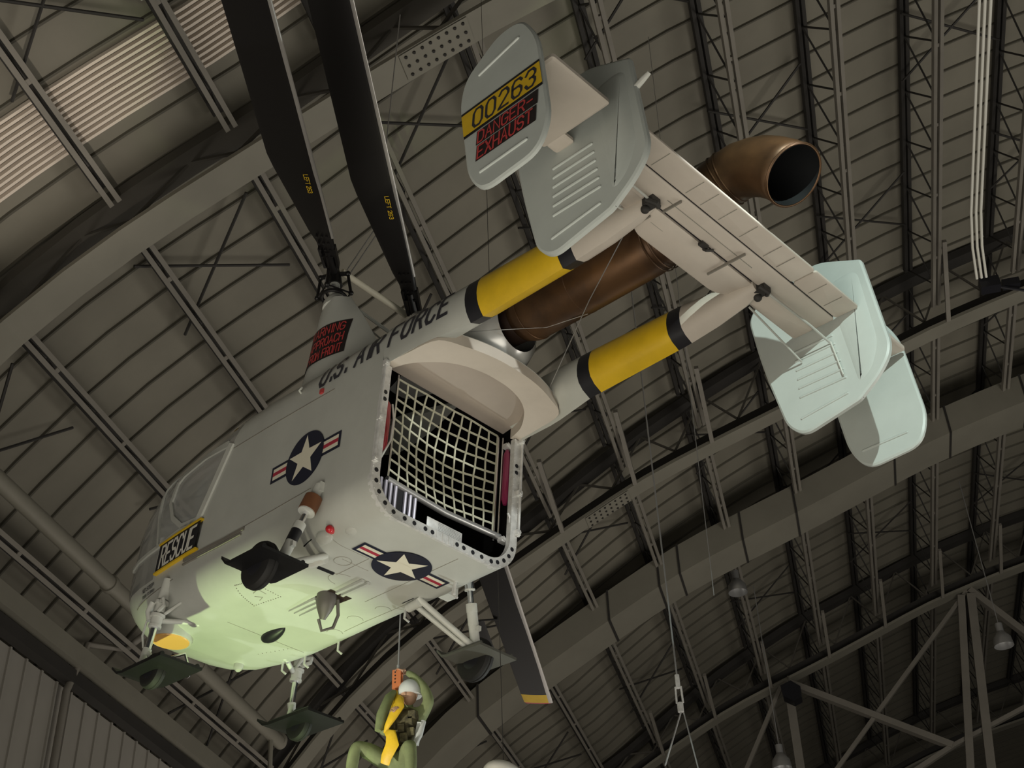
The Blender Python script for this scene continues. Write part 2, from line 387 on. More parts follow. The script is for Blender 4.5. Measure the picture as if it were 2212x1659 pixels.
def upper_y(x, z):
    ys = side_y(x, z) if x >= 0 else 0
    if x < 0:
        yc, hw_, zk, zt = boom_rg(x); q = (z-zk)/(zt-zk)
        if 0 <= q <= 1:
            for a, b in zip(bout(x), bout(x)[1:]):
                if q <= b[1]: ys = max(ys, yc+hw_*(a[0]+(b[0]-a[0])*(q-a[1])/(b[1]-a[1]))); break
    return ys
# side rail, seams and small writing
mb = MB()
mb.loft(strip([(3.12, .50), (2.4, .47), (1.98, .47)], .035, .01, .02)); mb.loft(strip([(3.12, .445), (2.4, .42), (2.02, .42)], .02, .01, .02))
mb.build('door_rail', 'steel', heli)
mb = MB()
for pts in ([(2.50, 1.66), (1.7, 1.655), (.74, 1.64)], [(2.0, .50), (1.5, .51), (.9, .53)], [(4.2, .30), (3.6, .33), (3.3, .34)]):
    mb.loft(strip(pts, .008, .003, .003))
mb.build('skin_seam', 'steel', heli)
mb = MB(); text_mb(mb, 'U.S. AIR FORCE', lambda u, v, o: (1.02-u, upper_y(1.02-u, 1.78+v)+.010, 1.78+v), .235, .95, .22, .72, maxseg=.06, adv=6.2)
lab(mb.build('air_force_lettering', 'letter', heli, smooth=False, fix=False), 'dark U.S. AIR FORCE lettering along the upper side')
insignia('side_insignia', .263, lambda u, v, o: (1.075-u, side_y(1.075-u, .948+v)+.004+o, .948+v), heli)
insignia('belly_insignia', .262, lambda u, v, o: (.62+v, -.10-u*1.0 if False else u*-1.0-.03, belly_z(.62+v, -u-.03)-.004-o), heli)
mb = MB()
patch(mb, 2.66, 2.74, 2.02, 2.13, fs, .004); mb.build('yellow_roof_mark', 'yellow', heli)
mb = MB(); mb.box((.95, .975, 1.70), (.05, .03, .05)); mb.build('red_tag', 'redletter', heli)
mb = MB(); mb.tube([(1.36, .93, 1.86), (1.34, 1.0, 1.88), (1.28, 1.01, 1.88)], .012); mb.build('roof_step', 'white', heli)
mb = MB()
for r, s in ((0, 'W'), (1, 'AL')):
    pass
text_mb(mb, 'NO STEP', lambda u, v, o: (4.02-u, side_y(4.02-u, .41+v)+.008, .41+v), .05, 1.1, 0, .9); text_mb(mb, 'PUSH TO OPEN', lambda u, v, o: (4.0-u, side_y(4.0-u, .34+v)+.008, .34+v), .032, 1.2, 0, .9)
mb.build('stencil_marks', 'letter', heli, smooth=False, fix=False)

# rear frame: U-shaped metal ring with lightening holes
def upath(d, n=10):
    w_, zb, zt, rb, rt = sect(0); w_ -= d; z0 = d; r = rb-d*.6; P = [(w_, 1.60), (w_, 1.2), (w_, .8), (w_, zb+d+r)]
    P += [(w_-r+r*cos(-pi/2*i/n), z0+r+r*sin(-pi/2*i/n)) for i in range(1, n+1)]
    P += [((w_-r)*(1-2*i/8), z0) for i in range(1, 8)]
    P += [(-(w_-r)-r*sin(pi/2*i/n), z0+r-r*cos(pi/2*i/n)) for i in range(0, n+1)]
    P += [(-w_, .8), (-w_, 1.2), (-w_, 1.60)]
    return P
A, B = upath(.0), upath(.095); mb = MB()
R_ = [[(-.03, a[0], a[1]), (-.03, b[0], b[1]), (.03, b[0], b[1]), (.03, a[0], a[1])] for a, b in zip(A, B)]
mb.loft(R_); rf = mb.build('rear_door_frame', 'silver', heli); lab(rf, 'bare silver metal frame round the open rear doorway')
M_ = upath(.05, 10); mb = MB()
def along(P, s):
    L = 0
    for a, b in zip(P, P[1:]):
        d = sqrt((a[0]-b[0])**2+(a[1]-b[1])**2)
        if L+d >= s: t = (s-L)/d; return (a[0]+(b[0]-a[0])*t, a[1]+(b[1]-a[1])*t)
        L += d
    return P[-1]
tot = sum(sqrt((a[0]-b[0])**2+(a[1]-b[1])**2) for a, b in zip(M_, M_[1:]))
for s in (.32, .40, 1.20, 1.31, 1.42, 1.54, 1.66, 1.80, 1.92, 2.06, 2.15, 2.47, 2.56, 2.68, 2.80, 2.93, 3.02, 3.12, 3.22, 3.32, tot-.32, tot-.40):
    p = along(M_, s); mb.tube([(-.034, p[0], p[1]), (-.028, p[0], p[1])], .023, 14)
mb.build('lightening_hole', 'black', rf, smooth=False)  # black discs stand for the holes, the shade inside them painted
mb = MB()
for s in [.05+.075*k for k in range(int(tot/.075))]:
    for d in (.012, .084):
        q = along(upath(d), s*1.0); mb.ball((-.032, q[0], q[1]), .0055, 6, 4)
for s in (2.2, 2.28, 2.36, 2.43): p = along(M_, s); mb.box((-.036, p[0], p[1]), (.012, .012, .085))
mb.build('rivet', 'silver', rf)
mb = MB()
for s in (-1, 1):
    mb.tube([(-.05, s*.955, 1.60), (-.05, s*.955, .46)], .014, 10)
    for z in (1.60, .50, .96): mb.box((-.045, s*.945, z), (.05, .05, .06)); mb.tube([(-.08, s*.95, z), (-.02, s*.95, z)], .018, 10)
mb.build('door_hinge', 'silver', rf)
# cabin interior seen through the rear
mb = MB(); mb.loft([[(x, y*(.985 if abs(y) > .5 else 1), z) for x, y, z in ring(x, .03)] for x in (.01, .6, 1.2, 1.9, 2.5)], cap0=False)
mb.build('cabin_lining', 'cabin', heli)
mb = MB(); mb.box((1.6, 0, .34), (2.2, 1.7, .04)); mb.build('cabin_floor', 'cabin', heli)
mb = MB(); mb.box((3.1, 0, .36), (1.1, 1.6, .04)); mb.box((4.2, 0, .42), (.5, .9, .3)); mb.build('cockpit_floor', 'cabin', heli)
for s in (-1, 1):
    mb = MB(); plate(mb, outline([(-.24, 0), (.24, 0), (.22, .62), (.1, .78), (-.1, .78), (-.22, .62)], .08), .12, .03, lambda u, v, o: (2.95-.12*v+o, s*.45+u, .86+v)); mb.box((3.2, s*.45, .82), (.5, .46, .12))
    mb.build('pilot_seat', 'liner', heli)
mb = MB()
for k in range(9):
    if k == 5: continue
    y = .80-.062*k; z0 = .12+max(0, (y-.55))*.5
    mb.tube([(.1, y, .16+max(0, y-.62)*.55), (.1, y, .40+(y-.3)*.10)], .019, 8)
mb.build('ribbed_panel', 'ribmetal', heli)
mb = MB(); mb.box((.12, .54, .27), (.02, .54, .30)); mb.build('ribbed_panel_back', 'black', heli)
mb = MB(); plate(mb, outline([(-.02, 0), (.44, 0), (.44, .125), (-.02, .125)], .005), .01, .002, lambda u, v, o: (.06+o, .15-u, .13+v)); pp = mb.build('perforated_plate', 'silver', heli)
mb = MB()
for i in range(24):
    for j in range(7): mb.tube([(.053, .02-.0125*i, .145+.0155*j), (.056, .02-.0125*i, .145+.0155*j)], .0028, 6)
mb.build('perforation', 'black', pp, smooth=False)
mb = MB(); mb.tube([(.12, .66, .47), (.12, -.1, .43), (.12, -.85, .47)], .035, 12); mb.build('net_bar', 'galv', heli)
# cargo net
mb = MB(); NX, NZ = 12, 11
def netp(i, j):
    u = i/(NX-1.0); v = j/(NZ-1.0)
    y = .62-1.40*u + .008*sin(i*2.1+j*1.7)*(0 < i < NX-1); z = .50+1.18*v-.05*sin(pi*u)*(1-v) + .006*sin(i*1.3+j*2.9); x = .16+.10*sin(pi*u)*sin(pi*v)
    return Vector((x, y, z))
def ribbon(pts, wd, up):
    L = []
    for i, p in enumerate(pts):
        t = (pts[min(i+1, len(pts)-1)]-pts[max(i-1, 0)]).normalized(); n = Vector(up).cross(t).normalized()*wd/2; o = Vector((.004, 0, 0))
        L.append([p-n-o, p+n-o, p+n+o, p-n+o])
    return L
def fine(P):
    o = []
    for a, b in zip(P, P[1:]): o += [a, a.lerp(b, .5)]
    return o+[P[-1]]
for j in range(NZ):
    mb.loft(ribbon(fine([netp(i, j) for i in range(NX)]), .021, (1, 0, 0)))
for i in range(NX):
    mb.loft(ribbon(fine([netp(i, j)+Vector((-.006, 0, 0)) for j in range(NZ)]), .019, (1, 0, 0)))
net = mb.build('cargo_net', 'webbing', heli); lab(net, 'cream webbing cargo net across the cabin')
mb = MB()
mb.tube([(.16, .62, 1.72), (.16, .62, .47)], .012); mb.tube([(.16, -.80, 1.66), (.16, -.80, .42)], .016); mb.tube([(.13, -.84, 1.66), (.13, -.84, .42)], .012)
mb.build('net_pole', 'chrome', net)
mb = MB(); mb.tube([(.1, .80, 1.30), (.1, .80, 1.24), (.1, .80, 1.05), (.1, .80, .78), (.1, .80, .70)], [.03, .065, .075, .07, .03], 14); mb.build('red_padded_bottle', 'redquilt', heli)
mb = MB(); mb.tube([(.06, .735, 1.26), (.06, .70, 1.1), (.06, .71, .85), (.06, .80, .62)], .010, 8); mb.build('bottle_guard', 'white', heli)
mb = MB(); mb.tube([(.08, -.865, 1.50), (.08, -.865, 1.44), (.08, -.865, .9), (.08, -.865, .84)], [.02, .040, .040, .02], 12); mb.build('wine_red_roll', 'wine', heli)
mb = MB()
for z in (1.54, .42): mb.box((.08, -.865, z), (.06, .09, .05)); mb.tube([(.05, -.83, z+.02), (.05, -.9, z-.02)], .02, 8)
mb.box((.0, -.90, .62), (.02, .10, .05)); mb.tube([(.0, -.84, .70), (-.01, -.88, .63), (0, -.93, .60)], .012, 8)
mb.build('rear_latch', 'silver', heli)

# hood over the rear door, between the booms
arc_o = [(0, .93), (-.30, .905), (-.67, .85), (-.80, .60), (-.88, .30), (-.90, 0), (-.88, -.30), (-.80, -.60), (-.67, -.85), (-.30, -.905), (0, -.93)]
arc_i = [(.02, .84), (-.20, .77), (-.42, .60), (-.55, .42), (-.62, .2), (-.635, 0), (-.62, -.2), (-.55, -.42), (-.42, -.60), (-.20, -.77), (.02, -.84)]
def res(P, n):
    out = []
    for i in range(n+1):
        t = i/n*(len(P)-1); k = min(int(t), len(P)-2); t -= k
        p0 = P[max(k-1, 0)]; p1 = P[k]; p2 = P[k+1]; p3 = P[min(k+2, len(P)-1)]
        out.append(tuple(.5*((2*p1[d])+(-p0[d]+p2[d])*t+(2*p0[d]-5*p1[d]+4*p2[d]-p3[d])*t*t+(-p0[d]+3*p1[d]-3*p2[d]+p3[d])*t**3) for d in (0, 1)))
    return out
ao, ai = res(arc_o, 44), res(arc_i, 44)
mb = MB(); mb.loft([[(o[0], o[1], 1.615), (i[0], i[1], 1.615), (i[0], i[1], 1.74), (o[0]*.985, o[1]*.985, 1.75)] for o, i in zip(ao, ai)])
hood = lab(mb.build('door_hood', 'tailskin', heli, ang=30), 'arched metal hood over the rear doorway')
mb = MB(); n_ = len(ai); mb.add([(x, y, 1.738) for x, y in ai]+[(.16, -.86, 1.738), (.16, .86, 1.738)], [tuple(range(n_+2))]); mb.build('hood_ceiling', 'liner', hood, smooth=False)  # darker than the rim: the recess's shade is put into the colour
mb = MB(); mb.add([(x*.99, y*.99, 1.752) for x, y in ao], [tuple(range(n_))]); mb.build('hood_deck', 'hull', hood, smooth=False)
mb = MB(); mb.box((0.02, 0, 1.95), (.03, 1.5, .36)); mb.build('upper_bulkhead', 'hull', heli)

# tail booms
def boom(s):
    # x, y centre, half width, z keel, z top
    def rg(x):
        x = max(-3.25, min(0, x)); yc, hw_, zk, zt = boom_rg(x); h = zt-zk; P = []
        inn = [(-.38, .97), (-.66, .89), (-.86, .77), (-.97, .62), (-1.0, .50), (-.96, .36), (-.80, .22), (-.40, .10)]
        pr = [(yc+hw_*u, zk+h*v) for u, v in bout(x)+inn]
        if x > -.74: pr = [(max(y, .875), z) if z < 1.75 else (y, z) for y, z in pr]
        return [(x, s*y, z) for y, z in pr]
    def seg(name, x0, x1, m, par, cap=(False, False), grow=0.):
        mb = MB(); n = max(2, int(abs(x1-x0)/.15)); rs = []
        for k in range(n+1):
            r = rg(x0+(x1-x0)*k/n)
            if grow: c = (sum(p[1] for p in r)/len(r), sum(p[2] for p in r)/len(r)); r = [(p[0], c[0]+(p[1]-c[0])*(1+grow), c[1]+(p[2]-c[1])*(1+grow)) for p in r]
            rs.append(r)
        mb.loft(rs, cap0=cap[0], cap1=cap[1]); return mb.build(name, m, par, ang=50)
    b = seg('tail_boom', .0, -1.12, 'hull', heli, (True, False))
    seg('boom_tail_section', -2.44, -3.25, 'tailskin', b, (False, True))
    seg('black_band', -1.12, -1.28, 'black', b); seg('yellow_band', -1.28, -2.28, 'yellow', b); seg('black_band', -2.28, -2.44, 'black', b)
    mb = MB(); mb.box((-3.28, s*.79, 1.83), (.12, .10, .10)); mb.tube([(-3.3, s*.72, 1.80), (-3.34, s*.80, 1.76), (-3.28, s*.86, 1.80)], .025, 8); mb.ball((-3.22, s*.80, 1.76), .04); mb.build('boom_bracket', 'steeldark', b)
boom(1); boom(-1)

# engine nacelle and exhaust
mb = MB(); rs = []
for x, wd, z0, z1 in ((.95, .30, 2.16, 2.42), (.6, .52, 2.12, 2.66), (.12, .60, 2.08, 2.74), (.0, .60, 1.80, 2.74), (-.35, .54, 1.765, 2.72), (-.62, .46, 1.77, 2.68), (-.80, .36, 1.80, 2.60), (-.88, .28, 1.88, 2.52)):
    zc = (z0+z1)/2; rs.append([(x, wd*cos(a), zc+(z1-z0)/2*sin(a)) for a in [2*pi*k/32 for k in range(32)]])
mb.loft(rs, cap0=True, cap1=False); nac = lab(mb.build('engine_nacelle', 'nacelle', heli, ang=60), 'polished grey engine cowling behind the roof')
EXP = [(-.66, 0, 2.22), (-.95, 0, 2.22), (-1.05, 0, 2.22), (-1.8, 0, 2.20), (-2.6, 0, 2.20), (-2.95, 0, 2.25), (-3.2, 0, 2.36), (-3.42, 0, 2.455), (-3.55, 0, 2.49), (-3.68, 0, 2.49), (-3.80, 0, 2.45), (-3.92, 0, 2.385), (-4.03, -.01, 2.30), (-4.12, -.02, 2.21), (-4.19, -.03, 2.12)]
EXR = [.20, .24, .275, .275, .272, .262, .258, .256, .256, .260, .265, .272, .278, .284, .288]
mb = MB(); mb.tube(EXP[1:], EXR[1:], 36, cap=False); mb.v2 = None
ex = mb.build('exhaust_pipe', 'exhaust', heli, ang=50)
sd = ex.modifiers.new('wall', 'SOLIDIFY'); sd.thickness = .012; sd.offset = -1
lab(ex, 'long brown heat-stained exhaust pipe between the booms')
mb = MB(); mb.tube(EXP[:2]+[(-1.04, 0, 2.22)], [.20, .225, .225], 32); mb.build('exhaust_collar', 'exhaustdark', ex)
mb = MB(); mb.tube([Vector(p)*1 for p in EXP[3:]], [r-.016 for r in EXR[3:]], 32, cap=False); mb.build('exhaust_bore', 'exhaustbore', ex, ang=60)  # near-black tube added; puts the shade inside the pipe into colour
mb = MB()
for x, y, z, r, t in ((-1.10, 0, 2.22, .278, (1, 0, 0)), (-2.7, 0, 2.2, .279, (1, 0, 0)), (-2.76, 0, 2.2, .279, (1, 0, 0)), (-3.50, 0, 2.478, .260, (-1, 0, .22)), (-3.56, 0, 2.49, .260, (-1, 0, .12)), (-4.185, -.03, 2.127, .291, (-.6, -.08, -.78)), (-1.75, 0, 2.21, .278, (1, 0, 0))):
    T = Vector(t).normalized(); q = T.orthogonal().normalized(); q2 = T.cross(q); P = [Vector((x, y, z))+(q*cos(a)+q2*sin(a))*r for a in [2*pi*k/36 for k in range(37)]]
    mb.tube(P, .007, 6, cap=False)
mb.build('clamp_ring', 'exhaust', ex)

# stabilizer
def slab(x0, x1, y0, y1, z, th, name, m, par, xn=None, r=.03):
    mb = MB(); pts = outline([(x0, y0), (x0 if xn is None else xn, y1), (x1, y1), (x1, y0)], r, 4); plate(mb, pts, th, th*.35, lambda u, v, o: (u, v, z+o)); return mb.build(name, m, par)
SZ = 1.87
mb = MB(); plate(mb, outline([(-2.90, -.55), (-2.90, .55), (-3.0, .72), (-3.235, .72), (-3.235, -.72), (-3.0, -.72)], [.1, .1, .1, 0, 0, .1]), .07, .02, lambda u, v, o: (u, v, SZ+o))
stab = lab(mb.build('horizontal_stabilizer', 'tailskin', heli), 'beige horizontal tailplane between the fins')
slab(-3.262, -3.50, -1.64, 1.64, SZ, .06, 'stabilizer_box', 'tailskin', stab)
for s in (-1, 1): slab(-3.04, -3.262, s*.84, s*1.64, SZ, .07, 'stabilizer_panel', 'tailskin', stab)
slab(-3.512, -3.765, -.93, 1.64, SZ, .035, 'elevator', 'tailskin', stab); slab(-3.512, -3.765, -1.64, -.945, SZ, .035, 'elevator', 'tailskin', stab)
for s in (-1, 1): slab(-3.02, -3.74, s*1.84, s*2.5, SZ, .06, 'stabilizer_tip', 'tailskin', stab, xn=-3.02); slab(-3.05, -3.25, s*1.72, s*1.86, SZ, .05, 'tip_fitting', 'tailskin', stab)
mb = MB(); mb.box((-3.248, 0, SZ+.01), (.022, 1.5, .02)); mb.box((-3.506, 0, SZ+.0), (.006, 3.2, .02)); mb.build('hinge_gap', 'black', stab)
mb = MB()
for y, x0, x1 in ((-.29, -3.04, -3.46), (.62, -3.27, -3.47), (.66, -3.03, -3.16)):
    mb.bar((x0, y, SZ-.045), (x1, y, SZ-.05), .014, .026)
mb.build('hinge_bracket', 'steel', stab)
mb = MB(); mb.tube([(-3.235, 0.02, SZ-.06), (-3.26, .02, SZ-.09), (-3.28, -.06, SZ-.05)], .014, 8); mb.box((-3.26, .05, SZ-.05), (.05, .09, .03)); mb.build('elevator_actuator', 'steeldark', stab)
mb = MB()
for y in [-1.4, -1.15, -.65, -.45, -.1, .2, .45, .65, 1.1, 1.35]: mb.box((-3.64, y, SZ-.020), (.20, .006, .004))
for x, y, l in ((-3.1, .5, .16), (-3.38, .1, 1.2)): mb.box((x, y, SZ-.034), (.005, l, .004))
mb.build('panel_seam', 'seamline', stab)

# fins
def fin(s, ypos, name, outl, radii, label, th=.055, hinge=None, ribs=(), cant=0.):
    F = lambda u, v, o: (u, s*(ypos+o+cant*(v-1.7)), v)
    mb = MB(); plate(mb, outline(outl, radii), th, .02, F); f_ = mb.build(name, 'finskin', heli, ang=30); lab(f_, label)
    if hinge:
        mb = MB(); (x0, z0), (x1, z1) = hinge
        mb.bar(F(x0, z0, 0), F(x1, z1, 0), .012, th+.010, (1, 0, 0)); mb.build('rudder_gap', 'black', f_)
    mb = MB()
    for (x0, z0, x1, z1) in ribs:
        for e in (-1, 1):
            a, b = F(x0, z0, e*th/2), F(x1, z1, e*th/2); mb.tube([a, b], [.013, .013], 8)
            mb.ball(a, .013, 8, 6); mb.ball(b, .013, 8, 6)
    if ribs: mb.build('stiffener_rib', 'finskin', f_)
    return f_, F
inner = [(-2.52, 2.36), (-2.66, 2.52), (-3.34, 2.66), (-3.84, 2.42), (-4.01, 1.35), (-3.98, 1.22), (-3.86, 1.06), (-3.635, .885), (-3.03, .76), (-2.86, .92), (-2.64, 1.70)]
irad = [.12, .2, .16, .03, .2, .1, .1, .03, .14, .14, .4]
ribs_i = [(-3.50+.03*k, 1.78-.115*k, -3.02+.012*k*2, 1.80-.115*k) for k in range(6)]+[(-3.52, .98, -2.98, .98)]
def rib_i(k, n=7):
    z = 1.70-.105*k; return (-3.44-.018*k, z, -3.02-.004*k, z-.0)
ribs_i = [rib_i(k) for k in range(6)]+[(-3.53, 1.0, -3.03, .94)]
for s, lb in ((1, 'port inner tail fin with ribbed skin'), (-1, 'brightly lit starboard inner tail fin with ribbed skin')):
    f_, F = fin(s, 1.69, 'inner_tail_fin', inner, irad, lb, .06, ((-3.34, 2.3), (-3.632, .90)), ribs_i)
    # swollen rudder skin
    mb = MB(); rd = outline([(-3.44, 2.30), (-3.78, 2.34), (-3.90, 1.40), (-3.80, 1.15), (-3.66, 1.05)], .14, 6)
    for e in (-1, 1):
        r0 = [F(u, v, e*.030) for u, v in rd]; r1 = [F(u, v, e*.044) for u, v in inset(rd, .05)]; mb.loft([r0, r1], cap0=False)
    mb.build('rudder_skin', 'finskin', f_, ang=60)
    mb = MB(); mb.tube([F(-3.43, 1.62, -.05), F(-3.52, 1.2, -.05)], .008, 6)
    if s > 0: mb.tube([F(-3.82, 2.02, 0), F(-3.95, 2.09, 0), F(-4.02, 2.12, 0)], [.03, .028, .02], 10)
    mb.build('trim_rod' if s < 0 else 'static_probe', 'white', f_)
outer = [(-3.47, 2.42), (-3.20, 2.44), (-2.84, 2.18), (-2.80, 1.92), (-2.97, 1.02), (-3.14, .76), (-3.72, .80), (-3.82, 1.08), (-3.66, 2.08)]
orad = [.18, .12, .16, .2, .2, .14, .18, .2, .3]
for s, lb in ((1, 'port outer tail fin with yellow band and the number 00263'), (-1, 'starboard outer tail fin, lit pale green')):
    f_, F = fin(s, 2.57, 'outer_tail_fin', outer, orad, lb, .05, None, [(-3.45, 2.20, -3.02, 2.10), (-3.60, .98, -3.12, .97)])
    if s > 0:
        G = lambda u, v, o: (u, 2.57+.029+o, v)
        # fin edges at height z
        def ex_(z, front):
            P = outline(outer, orad); xsr = []
            for a, b in zip(P, P[1:]+P[:1]):
                if (a[1]-z)*(b[1]-z) < 0: xsr.append(a[0]+(b[0]-a[0])*(z-a[1])/(b[1]-a[1]))
            return (max(xsr) if front else min(xsr))
        def band(z0, z1, o, mi, tilt=.10, e0=.012):
            vs = []; n = 12
            for k in range(n+1):
                t = k/n
                for z in (z0, z1):
                    xf = ex_(z+.0, True)-.015; xb = ex_(z+tilt*.0, False)+.015; vs.append(G(xf+(xb-xf)*t, z+(-tilt)*(t-.5), o))
            mb.add(vs, [(2*k, 2*k+2, 2*k+3, 2*k+1) for k in range(n)], mi)
        mb = MB(); Z0, Z1 = 1.48, 1.735
        band(Z0-.03, Z1+.03, .001, 0, .0); band(Z0, Z1, .003, 1, .0); mb.build('number_band', ['black', 'yellow'], f_, smooth=False, fix=False)
        mb = MB(); text_mb(mb, '00263', lambda u, v, o: G(-3.00-u, 1.51+v, .005), .19, .8, 0, .76, adv=5.9); lab(mb.build('fin_number', 'letter', f_, smooth=False, fix=False), 'black number 00263')
        mb = MB(); patch(mb, -3.05, -3.70, 1.285, 1.435, G, .002); patch(mb, -3.06, -3.69, 1.11, 1.275, G, .002); dc = mb.build('exhaust_warning', 'decalblack', f_, smooth=False, fix=False)
        mb = MB(); text_mb(mb, 'DANGER-', lambda u, v, o: G(-3.07-u, 1.30+v, .005), .118, .8, 0, .80); text_mb(mb, 'EXHAUST', lambda u, v, o: G(-3.08-u, 1.128+v, .005), .128, .8, 0, .72)
        lab(mb.build('exhaust_warning_lettering', 'redletter', dc, smooth=False, fix=False), 'red DANGER- EXHAUST lettering')
mb = MB()
for s in (-1, 1):
    mb.tube([(-3.3, s*.86, 1.80), (-3.38, s*1.4, 1.70), (-3.42, s*1.64, 1.62)], .012, 8); mb.tube([(-3.05, s*.9, 1.80), (-3.1, s*1.64, 1.55)], .010, 8)
mb.build('fin_brace', 'hull', stab)

# rotor pylons, hubs, blades
def pylon(s):
    mb = MB(); rs = []
    for z, xf, xr, yc, t in ((2.10, 2.00, .46, .50, .23), (2.30, 1.90, .60, .52, .22), (2.6, 1.82, .78, .54, .20), (2.95, 1.76, .98, .57, .18), (3.2, 1.70, 1.14, .60, .155), (3.30, 1.66, 1.20, .61, .14)):
        P = []; c = (xf+xr)/2; n = 28
        for k in range(n):
            a = 2*pi*k/n; cx = cos(a); sy = sin(a)
            if cx > 0: P.append((xf-.30+.30*cx, s*(yc+t*sy), z))
            else: P.append(((xf-.30)+(xf-.30-xr)*cx, s*(yc+t*sy*(1-abs(cx)**2.2*.85)), z))
        rs.append(P)
    mb.loft(rs); return mb.build('rotor_pylon', 'hull', heli, ang=60)
def pyl_y(x, z, rows=((2.10, 2.00, .46, .50, .23), (2.30, 1.90, .60, .52, .22), (2.6, 1.82, .78, .54, .20), (2.95, 1.76, .98, .57, .18), (3.2, 1.70, 1.14, .60, .155), (3.30, 1.66, 1.20, .61, .14))):
    for a, b in zip(rows, rows[1:]):
        if z <= b[0] or b is rows[-1]:
            t = (z-a[0])/(b[0]-a[0]); xf, xr, yc, tt = [a[i]*(1-t)+b[i]*t for i in range(1, 5)]; break
    cx = (x-(xf-.30))/.30 if x > xf-.30 else (x-(xf-.30))/(xf-.30-xr)
    cx = max(-1, min(1, cx)); q = tt*sqrt(max(0, 1-cx*cx))
    return yc+(q if cx > 0 else q*(1-abs(cx)**2.2*.85))
HUB = {1: Vector((1.55, .65, 3.80)), -1: Vector((1.55, -.65, 3.80))}
for s in (1, -1):
    py = pylon(s); lab(py, ('port' if s > 0 else 'starboard')+' rotor pylon')
    if s > 0:
        # the sign wraps round the rounded leading side: walk along the skin
        def walk(z, d, x0=1.10):
            x = x0; y = pyl_y(x, z); L = 0; st = .01
            while L < d and x < 3:
                nx = x+st*.35; 
                ny = pyl_y(nx, z)
                if ny < pyl_y(1.2, z)-.17: break
                L += sqrt((nx-x)**2+(ny-y)**2); x, y = nx, ny
            return x, y
        def gw(u, v, o):
            z = 2.46+v; x, y = walk(z, max(0, .74-u), 1.10-.03*(v/.45)); return (x+.006+o*.5, y+.006+o, z)
        mb = MB(); patch(mb, 0.0, .74, 0, .46, gw, .001, 14, 8); dc = mb.build('approach_warning', 'decalblack', py, smooth=False, fix=False)
        mb = MB()
        for r, tx, wd, x0 in ((0, 'WARNING', .84, .17), (1, 'APPROACH', .70, .17), (2, 'FROM FRONT', .58, .17)):
            text_mb(mb, tx, lambda u, v, o: gw(x0+u, .325-.15*r+v, .006), .105, .85, 0, wd, maxseg=.03)
        lab(mb.build('approach_warning_lettering', 'redletter', dc, smooth=False, fix=False), 'red WARNING APPROACH FROM FRONT lettering')
    h = HUB[s]; mb = MB()
    mb.tube([(1.46, s*.61, 3.26), (1.475, s*.612, 3.34), (1.49, s*.62, 3.42)], [.16, .15, .10], 20); mb.tube([(1.49, s*.62, 3.40), (1.53, s*.64, 3.66)], .06, 16)
    mb.build('mast_collar', 'white', py)
    mb = MB(); ax = Vector((.02, s*.12, 1)).normalized()
    mb.tube([h-ax*.16, h-ax*.05, h+ax*.10], [.10, .085, .05], 14)
    for k in range(4):
        a = k*pi/2+.5; p = h+Vector((cos(a), sin(a), 0))*.17-ax*.02; q = h+Vector((cos(a), sin(a), 0))*.21-ax*.30
        mb.tube([h, p], .028, 8); mb.tube([p, q], .018, 8); mb.ball(p, .035, 8, 6); mb.ball(q, .032, 8, 6)
        a2 = a+pi/2; mb.tube([q, h+Vector((cos(a2), sin(a2), 0))*.21-ax*.30], .011, 6)
    P = [h-ax*.33+Vector((cos(2*pi*k/20), sin(2*pi*k/20), 0))*.14 for k in range(21)]; mb.tube(P, .022, 8, cap=False)
    hub = mb.build('rotor_hub', 'blade', heli); lab(hub, 'dark greasy rotor hub on the '+('port' if s > 0 else 'starboard')+' pylon')
    mb = MB(); mb.tube([h-ax*.2+Vector((.03, .11, 0)), h-ax*.05+Vector((0, .10, 0))], .012, 8); mb.ball(h-ax*.26+Vector((-.08, .08, 0)), .03, 8, 6); mb.ball(h+ax*.05+Vector((-.07, .10, 0)), .03, 8, 6); mb.build('hub_fitting', 'galv', hub)
mb = MB(); mb.tube([(1.60, .52, 3.95), (1.60, -.50, 3.90)], .040, 16); mb.build('rotor_tie_rod', 'cream', heli)
mb = MB()
mb.tube([(1.1, .55, 3.1), (.85, -.38, 2.75)], .012, 8); mb.tube([(1.08, .55, 3.06), (.83, -.38, 2.70)], .012, 8); mb.tube([(.9, .55, 2.75), (.7, -.2, 2.35)], .010, 8)
mb.build('pylon_stay', 'white', heli)
mb = MB(); mb.ball((.75, -.15, 2.32), .09); mb.build('roof_dome', 'white', heli)
